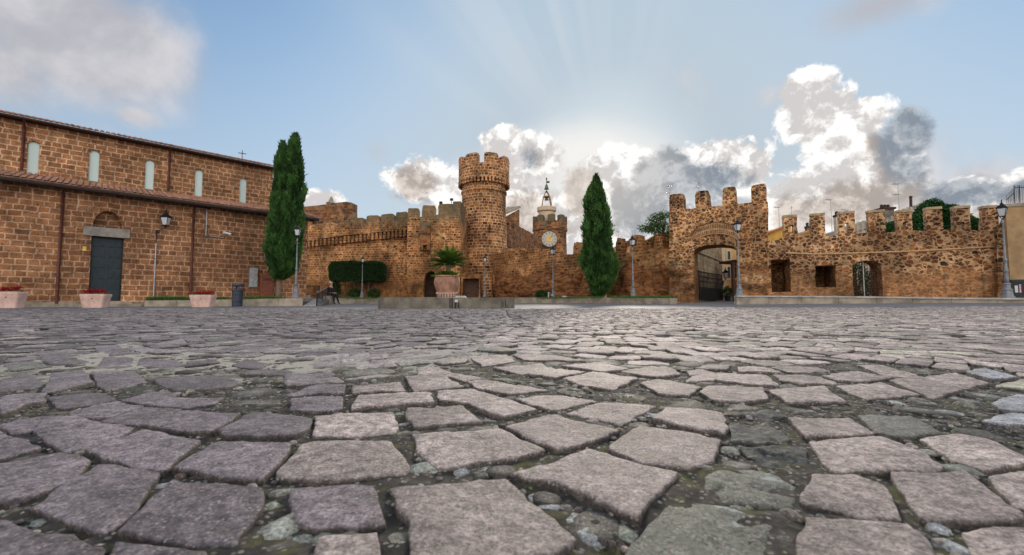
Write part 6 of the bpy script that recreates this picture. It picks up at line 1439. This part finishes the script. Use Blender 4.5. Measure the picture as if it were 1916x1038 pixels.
mb = MB(); vs = [w.pt(s, z, d) for z, q in ((z0+.05, .04), (zt_-.10, 0)) for s, d in ((q, q), (w.L-q, q), (w.L-q, .6-q), (q, .6-q))]; mb.add(vs, [(0, 3, 2, 1), (4, 5, 6, 7), (0, 1, 5, 4), (1, 2, 6, 5), (2, 3, 7, 6), (3, 0, 4, 7)]); b = mb.build("body", M_black, bt)
mb = MB(); wbox(mb, w, -.03, w.L+.03, zt_-.097, zt_-.05, -.04, .64); wbox(mb, w, .02, w.L-.02, zt_-.05, zt_, .02, .58); mb.build("lid", M_black, bt)
for s in (.06, w.L-.12): mb = MB(); mb.tube([w.pt(s, z0+.09, .58), w.pt(s+.06, z0+.09, .58)], .09, 12); mb.build("wheel", M_dkiron, bt)
a, b_ = w.hit(1898, 534), w.hit(1905, 547); mb = MB(); wbox(mb, w, a[0], b_[0], b_[1], a[1], -.014, -.006); mb.build("notice", M_white, b)
a, b_ = w.hit(1906.5, 532), w.hit(1911, 548); zz = np.linspace(b_[1], a[1], 9)
pinkm = plain("pink_sticker", (.65, .12, .22), .5)
mb = MB(); [wbox(mb, w, a[0], b_[0], zz[i]+.003, zz[i+1]-.003, -.012, -.006) for i in range(0, 8, 2)]; mb.build("sticker_stripes", pinkm, b); mb = MB(); [wbox(mb, w, a[0], b_[0], zz[i], zz[i+1], -.0105, -.006) for i in range(1, 8, 2)]; mb.build("sticker", M_white, b)
# slanted notice stand
Yl = 33.2; lx = XB(1029, Yl); z0 = ZY(563, Yl); z1 = ZY(545, Yl); nb = thing("notice_stand", "dark slanted notice stand on two legs below the clock, beside a street lamp", "information board", (lx, Yl, z0))
mb = MB(); mb.box((lx-.02, Yl, z1), (.42, .62, .05), tilt=Matrix.Rotation(.55, 3, 'Y')); mb.build("panel", M_dkiron, nb)
mb = MB(); mb.box((lx-.12, Yl-.1, (z0+z1)/2-.06), (.07, .05, z1-z0)); mb.build("leg", M_galv, nb); mb = MB(); mb.box((lx+.18, Yl+.1, (z0+z1)/2-.1), (.07, .05, z1-z0-.2)); mb.build("leg", M_galv, nb); mb = MB(); mb.box((lx+.03, Yl, z0+.32), (.36, .05, .12)); mb.build("crossbar", M_dkiron, nb)
q = P(1056, 555, 32.5); mb = MB(); mb.box(q+Vector((0, 0, -.02)), (.36, .12, .16), taper=.92); mb.box(q+Vector((0, 0, -.14)), (.06, .06, .1)); tag(mb.build("white_lawn_box", M_white), "small white box in the grass near the notice stand", "floodlight")  # plain white box on a short stub, no lamp in it
def flood(lab, px, yt, yb, Y, mat):
    x = P(px, yt, Y).x; z1, z0 = ZY(yt, Y), ZY(yb, Y)-.3; t = thing("wall_floodlight", lab, "floodlight", (x, Y, z0)); mb = MB(); mb.tube([(x, Y, z0), (x, Y, z1-.1)], .035, 6); mb.build("pole", M_dkiron, t)
    mb = MB(); mb.box((x, Y, z1), (.36, .22, .26), tilt=Matrix.Rotation(.3, 3, 'X'), taper=.85); mb.build("lamp_housing", mat, t)
flood("small dark floodlight on a short pole on the middle of the gatehouse top", 825, 379, 386, 44, M_dkiron); flood("brown floodlight on a pole on the gatehouse top, next to the tower", 845, 373, 386, 44, M_rust)

# ------------------------------------------------------------------ cypresses
def cypress(name, label, axes, Y, n, trunk, seed, tilt=0, parentmat=M_cyp):
    """axes: list of profiles [(py, left px, right px), ...], one per stem"""
    bx = XB(trunk[0], Y); bz_ = ZY(trunk[2], Y); t = thing(name, label, "cypress tree", (bx, Y, bz_)); allP, allD, allL, allT = [], [], [], []; core = MB(); SQ_ = .76 if bx < -5 else .84
    tot = sum(sum((b[2]-b[1])*abs(b[0]-a[0]) for a, b in zip(pr[:-1], pr[1:])) for pr in axes)
    for pr in axes:
        pr = sorted(pr); ys = np.array([p[0] for p in pr], float); lx_ = np.array([p[1] for p in pr]); rx_ = np.array([p[2] for p in pr])
        area = sum((b[2]-b[1])*abs(b[0]-a[0]) for a, b in zip(pr[:-1], pr[1:])); m = int(n*area/tot)
        yy = RS.uniform(ys[0], ys[-1], m*3); wdt = np.interp(yy, ys, rx_-lx_); yy = yy[RS.rand(m*3) < wdt/wdt.max()][:m]; m = len(yy)
        l, r = np.interp(yy, ys, lx_), np.interp(yy, ys, rx_); cx = ((l+r)/2-CX)/F*Y; rad = (r-l)/2/F*Y*SQ_; z = np.array([ZY(v, Y) for v in yy]); th = RS.uniform(0, 2*PI, m)
        q = np.stack([np.cos(th)*1.2+seed, np.sin(th)*1.2, z*.75], 1); cl = fbm(q, 1.7, 4, seed); q2 = np.stack([np.cos(th)*rad*2.4, np.sin(th)*rad*2.4, z*1.1], 1); cl2 = fbm(q2, 1.6, 3, seed+7)
        depth = RS.rand(m)**.45; k = (.60+.40*depth)*(1+cl*.22+cl2*.55)
        stray = RS.rand(m) < .035; k = np.where(stray, k*RS.uniform(1.02, 1.2, m), k)
        pp = np.stack([cx+np.cos(th)*rad*k, Y+np.sin(th)*rad*k, z-.12], 1); dd = np.stack([np.cos(th)*.45, np.sin(th)*.45, np.full(m, 1.0)], 1)+RS.normal(0, .22, (m, 3))
        allP.append(pp); allD.append(dd); allL.append(RS.uniform(.10, .26, m)*np.where(stray, 1.5, 1)); allT.append(np.clip(.12+cl2*1.9+RS.normal(0, .14, m)+.15, 0, 1))
        prof = [(max(.01, (b-a)/2/F*Y*.60*SQ_), ZY(v, Y)) for v, a, b in pr][::-1]; cxm = ((lx_+rx_)/2).mean(); vs_ = len(core.v); core.lathe((0, Y, 0), prof, 20)
        for i in range(vs_, len(core.v)):
            v = core.v[i]; py_ = np.interp(v[2], [q_[1] for q_ in prof], [p[0] for p in pr][::-1]); c_ = ((np.interp(py_, ys, lx_)+np.interp(py_, ys, rx_))/2-CX)/F*Y; core.v[i] = (v[0]+c_, v[1], v[2])
    leaves("crown", np.concatenate(allP), np.concatenate(allD), np.concatenate(allL), .055, parentmat, t, np.concatenate(allT))
    o = core.build("inner_boughs", None, t, smooth=True); o.data.materials.append(parentmat); at = o.data.attributes.new('tint', 'FLOAT_COLOR', 'POINT'); at.data.foreach_set('color', np.tile([.3, .3, .3, 1], len(o.data.vertices)).astype(np.float32))
    mb = MB(); w0 = trunk[3]/F*Y; zt__ = ZY(trunk[1], Y); mb.lathe((bx, Y, bz_-.1), [(w0*1.5, 0), (w0*1.05, .15), (w0, .4), (w0*.8, zt__-bz_), (w0*.5, zt__-bz_+1.5)], 10, cap=False); mb.build("trunk", M_palebark if trunk[4] else M_bark, t)
cypress("cypress", "tall dark cypress with two fused tops in front of the church corner", [[(262, 519, 523), (275, 513, 530), (300, 507, 540), (340, 503, 548), (400, 499, 553), (440, 496, 553), (470, 492, 553), (495, 495, 554), (512, 504, 549), (521, 514, 532)],
     [(247, 542, 546), (258, 536, 552), (280, 528, 557), (310, 522, 563), (350, 521, 566), (400, 519, 567), (450, 518, 564), (480, 519, 560), (500, 517, 556), (513, 520, 545)]], 25.2, 60000, (521, 515, 558, 5, False), 2)
cypress("cypress", "single broad cypress with one pointed top before the ruined wall", [[(324, 1117, 1120), (335, 1111, 1125), (350, 1103, 1131), (375, 1095, 1138), (400, 1093, 1142), (430, 1089, 1146), (460, 1087, 1151), (490, 1088, 1156), (510, 1092, 1155), (530, 1097, 1148), (545, 1102, 1138), (553, 1108, 1130)]], 31.5, 60000, (1131, 525, 558, 4.5, True), 5)
# clipped hedge on stems
Yh = 44.0; hx0, hx1 = XB(622, Yh), XB(717, Yh); hz0, hz1 = ZY(526, Yh), ZY(490, Yh); hd = thing("clipped_hedge", "dark clipped hedge with a flat top on bare stems against the castle wall", "hedge", ((hx0+hx1)/2, Yh, .4))
n = 30000; p = RS.uniform(-1, 1, (n, 3)); ax_ = RS.randint(0, 3, n); sg = np.sign(RS.uniform(-1, 1, n)); p[np.arange(n), ax_] = sg*RS.uniform(.8, 1.0, n); nn_ = np.abs(p[:, 0])**5+np.abs(p[:, 2])**5; p[:, [0, 2]] /= np.maximum(1, nn_[:, None]**.2)
p = p*(1+fbm(p*np.array([3.2, 1, 1.4]), 1.2, 3, 5)[:, None]*.14); hw_, hh_ = (hx1-hx0)/2, (hz1-hz0)/2; low = fbm(np.stack([p[:, 0]*2.5, p[:, 0]*0, p[:, 0]*0], 1), 1, 3, 9)*.5
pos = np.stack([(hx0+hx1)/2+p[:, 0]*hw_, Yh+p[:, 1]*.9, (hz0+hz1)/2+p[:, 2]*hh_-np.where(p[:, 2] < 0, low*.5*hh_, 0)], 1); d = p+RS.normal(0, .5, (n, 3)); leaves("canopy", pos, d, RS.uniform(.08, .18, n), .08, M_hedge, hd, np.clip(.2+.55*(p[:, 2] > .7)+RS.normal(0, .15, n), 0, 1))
for px in (641, 662, 690, 702): mb = MB(); x = XB(px, Yh); mb.tube([(x, Yh, .3), (x+random.gauss(0, .15), Yh, 1.2), (x+random.gauss(0, .3), Yh, hz0+.4)], [.10, .07, .06], 7); mb.build("stem", M_bark, hd)
mb = MB(); mb.box(((hx0+hx1)/2, Yh, (hz0+hz1)/2+.05), ((hx1-hx0)*.84, 1.3, (hz1-hz0)*.70)); o = mb.build("inner_boughs", None, hd); o.data.materials.append(M_hedge)
blobtree("creeper_shrub", "narrow dark shrub climbing the castle wall between the clipped hedge and the person", "shrub", (XB(627, 43.5), 43.5, ZY(540, 43.5)), (.45, .4, 1.1), 2500, M_hedge, .14, .07, trunk=.4, seed=4)
blobtree("low_shrub", "low shrub before the bare hedge stems, on the church side of the lamp", "shrub", (XB(664, 43), 43, ZY(549, 43)), (.65, .35, .5), 1500, M_hedge, .14, .07, trunk=.4, seed=6)
blobtree("low_shrub", "low shrub under the end of the clipped hedge nearest the gatehouse", "shrub", (XB(700, 43), 43, ZY(549, 43)), (.6, .35, .45), 1300, M_hedge, .14, .07, trunk=.4, seed=7)
blobtree("round_shrub", "small round dark green bush beside the notice stand", "shrub", (XB(1014, 36), 36, ZY(551, 36)), (.5, .4, .35), 1500, M_hedge, .12, .06, trunk=.5, seed=8)
# tree behind the ruined wall, left of the gateway
Yt = 33.0; tr = thing("leafy_tree", "loose light green tree leaning out behind the edge of the gateway", "tree", (XB(1240, Yt), Yt, 0)); limb = MB(); Pp = []; Dd = []
base = Vector((P(1240, 470, Yt).x, Yt, 0)); limb.tube([base, base+Vector((.1, 0, 2.6)), P(1238, 450, Yt), P(1243, 425, Yt), P(1246, 406, Yt)], [.16, .13, .10, .06, .02], 7)
for (px, py) in ((1207, 427), (1214, 424), (1222, 421), (1226, 411), (1232, 405), (1240, 401), (1248, 402), (1232, 418), (1240, 420), (1247, 425), (1240, 435), (1235, 445), (1243, 450), (1247, 440), (1238, 458), (1246, 460), (1228, 430), (1218, 428)):
    tip = P(px, py, Yt+random.uniform(-.5, .5)); j = P(1241, max(430, py+14), Yt); limb.tube([j, j.lerp(tip, .5)+Vector((0, 0, .12)), tip], [.05, .03, .012], 5); m = 170; u = RS.normal(size=(m, 3)); Pp.append(np.array(tip)[None]+u*np.array([.24, .24, .11])); Dd.append(u*np.array([1, 1, .35])+np.array([0, 0, -.15]))
leaves("crown", np.concatenate(Pp), np.concatenate(Dd), .20, .07, M_tree, tr, droop=.15); limb.build("trunk", M_bark, tr)
# grass and weeds
grass("lawn_grass", "patchy green grass and weeds on the raised beds before the castle and ruined wall", [(k1[2][0], 36.5, k1[4][0], 25.4, .7, k1[3][2]-.04), (k1[0][0], 30.5, k1[2][0], 36.5, .7, .46), (XB(1195, 27.5), 27.5, XB(1250, 26.5), 26.5, .8, .42), (XB(1000, 36), 36, XB(1150, 32), 32, 1.2, .44), (-16, 44, 2, 43.5, .6, .48)], 260, (.07, .22))
grass("church_grass", "strip of green grass at the foot of the church wall", [(XB(272, 22.6), 22.6, XB(350, 23.6), 23.6, .22, .25), (XB(362, 23.4), 23.4, XB(440, 24.2), 24.2, .25, .25), (XB(450, 24), 24.2, XB(545, 24.8), 24.8, .5, .25)], 1500, (.16, .42))
grass("wall_weeds", "small weeds rooted at the foot of the church wall beside the door step", [(CH.pt(CH.s_(118), 0).x+.3, CH.pt(CH.s_(118), 0).y-.3, CH.pt(CH.s_(135), 0).x+.3, CH.pt(CH.s_(135), 0).y-.3, .15, 0)], 700, (.1, .35))
grass("wall_top_weeds", "thin yellow green weeds growing on the tops of the battlements", [(*RW.pt(.2, 0, .5)[:2], *RW.pt(2.2, 0, .5)[:2], .35, RW.z_(1450, 449)), (*C2.pt(0, 0, .4)[:2], *C2.pt(C2.L, 0, .4)[:2], .3, C2.z_(610, 384)-.1)], 160, (.08, .2))

# ------------------------------------------------------------------ seated visitor in black
def skin(name, joints, edges, mat, parent, sub=2):
    me = bpy.data.meshes.new(name); me.from_pydata([j[0] for j in joints], edges, []); o = linkmesh(name, me, mat, parent)
    md = o.modifiers.new("skin", 'SKIN'); sv = me.skin_vertices[0].data
    for i, j in enumerate(joints): r = j[1]; sv[i].radius = r if hasattr(r, '__len__') else (r, r); sv[i].use_root = (i == 0)
    md.use_smooth_shade = True; s = o.modifiers.new("sub", 'SUBSURF'); s.levels = sub; s.render_levels = sub; return o
Yp = 28.6; px_ = XB(617, Yp); ps = thing("person", "person with white hair in black clothes perched on the low kerb beside the ramp railing", "person", (px_, Yp, 0)); ps.rotation_euler.z = 0
o_ = Vector((px_, Yp, .10))
J = [((0, 0, .62), .13), ((.02, 0, .78), .125), ((.05, -.01, 1.0), .145), ((.07, -.02, 1.16), .10), ((.08, -.03, 1.25), .052), ((.09, -.04, 1.33), .075), ((.09, -.05, 1.42), .092), ((.09, -.05, 1.49), .06),
     ((.05, -.18, 1.13), .055), ((.12, -.24, .90), .042), ((.24, -.18, .76), .030), ((.07, .16, 1.13), .055), ((.14, .20, .90), .042), ((.26, .12, .76), .030),
     ((.06, -.10, .60), .09), ((.36, -.16, .62), .065), ((.34, -.18, .28), .045), ((.36, -.18, .06), .032), ((.47, -.20, .04), .028),
     ((.06, .10, .60), .09), ((.40, .10, .58), .065), ((.50, .10, .26), .045), ((.56, .10, .05), .032), ((.67, .10, .03), .028)]
E = [(0, 1), (1, 2), (2, 3), (3, 4), (4, 5), (5, 6), (6, 7), (3, 8), (8, 9), (9, 10), (3, 11), (11, 12), (12, 13), (0, 14), (14, 15), (15, 16), (16, 17), (17, 18), (0, 19), (19, 20), (20, 21), (21, 22), (22, 23)]
for hnd, base_, sy in ((10, (.24, -.18, .76), 1), (13, (.26, .12, .76), -1)):
    b0_ = len(J); J.append(((base_[0]+.07, base_[1]+.01*sy, base_[2]-.02), (.036, .018))); E.append((hnd, b0_))
    for f in range(4):
        i0 = len(J); yo = (-.03+.02*f)*sy; l = (.075, .085, .08, .062)[f]; J.append(((base_[0]+.07+l*.55, base_[1]+yo, base_[2]-.030), .009)); J.append(((base_[0]+.06+l, base_[1]+yo, base_[2]-.055), .008)); E += [(b0_, i0), (i0, i0+1)]
    i0 = len(J); J.append(((base_[0]+.06, base_[1]+.045*sy, base_[2]-.02), .010)); J.append(((base_[0]+.09, base_[1]+.055*sy, base_[2]-.04), .009)); E += [(hnd, i0), (i0, i0+1)]
i0 = len(J); J.append(((.185, -.055, 1.415), .016)); E.append((6, i0))
off = lambda L_: [((o_.x+a[0][0], o_.y+a[0][1], o_.z+a[0][2]), a[1]) for a in L_]
body = skin("body", off(J), E, M_skin, ps)
fat = lambda ids, k, add=.012: [(J[i][0], (J[i][1] if not hasattr(J[i][1], '__len__') else .03)*k+add) for i in ids]
def sub(ids): m = {v: i for i, v in enumerate(ids)}; return [(m[a], m[b]) for a, b in E if a in m and b in m]
ids = [0, 1, 2, 3, 8, 9, 10, 11, 12, 13]; skin("jacket", off(fat(ids, 1.08)), sub(ids), M_cloth, ps)
ids = [0, 14, 15, 16, 17, 19, 20, 21, 22]; skin("trousers", off(fat(ids, 1.08)), sub(ids), M_cloth, ps)
for pr_ in ((17, 18), (22, 23)): skin("shoe", off([(J[pr_[0]][0], .048), (J[pr_[1]][0], .042)]), [(0, 1)], M_black, ps)
skin("hair", off([((.075, -.05, 1.49), .082), ((.04, -.05, 1.44), .088), ((.04, -.05, 1.36), .06)]), [(0, 1), (1, 2)], M_hair, ps)
mb = MB(); mb.box(o_+Vector((-.05, 0, .24)), (.5, .5, .62)); tag(mb.build("kerb_block", M_kerb), "low square stone block the person in black sits on, at the kerb end", "stone block")
bg_ = thing("carrier_bag", "small white carrier bag hanging beside the person in black", "bag", o_+Vector((-.24, -.3, .3))); mb = MB(); mb.box(o_+Vector((-.24, -.3, .42)), (.14, .10, .22), taper=.75); mb.build("bag", M_white, bg_); mb = MB(); mb.tube([o_+Vector((-.28, -.3, .52)), o_+Vector((-.24, -.3, .62)), o_+Vector((-.20, -.3, .52))], .008, 5); mb.build("handle", M_white, bg_)
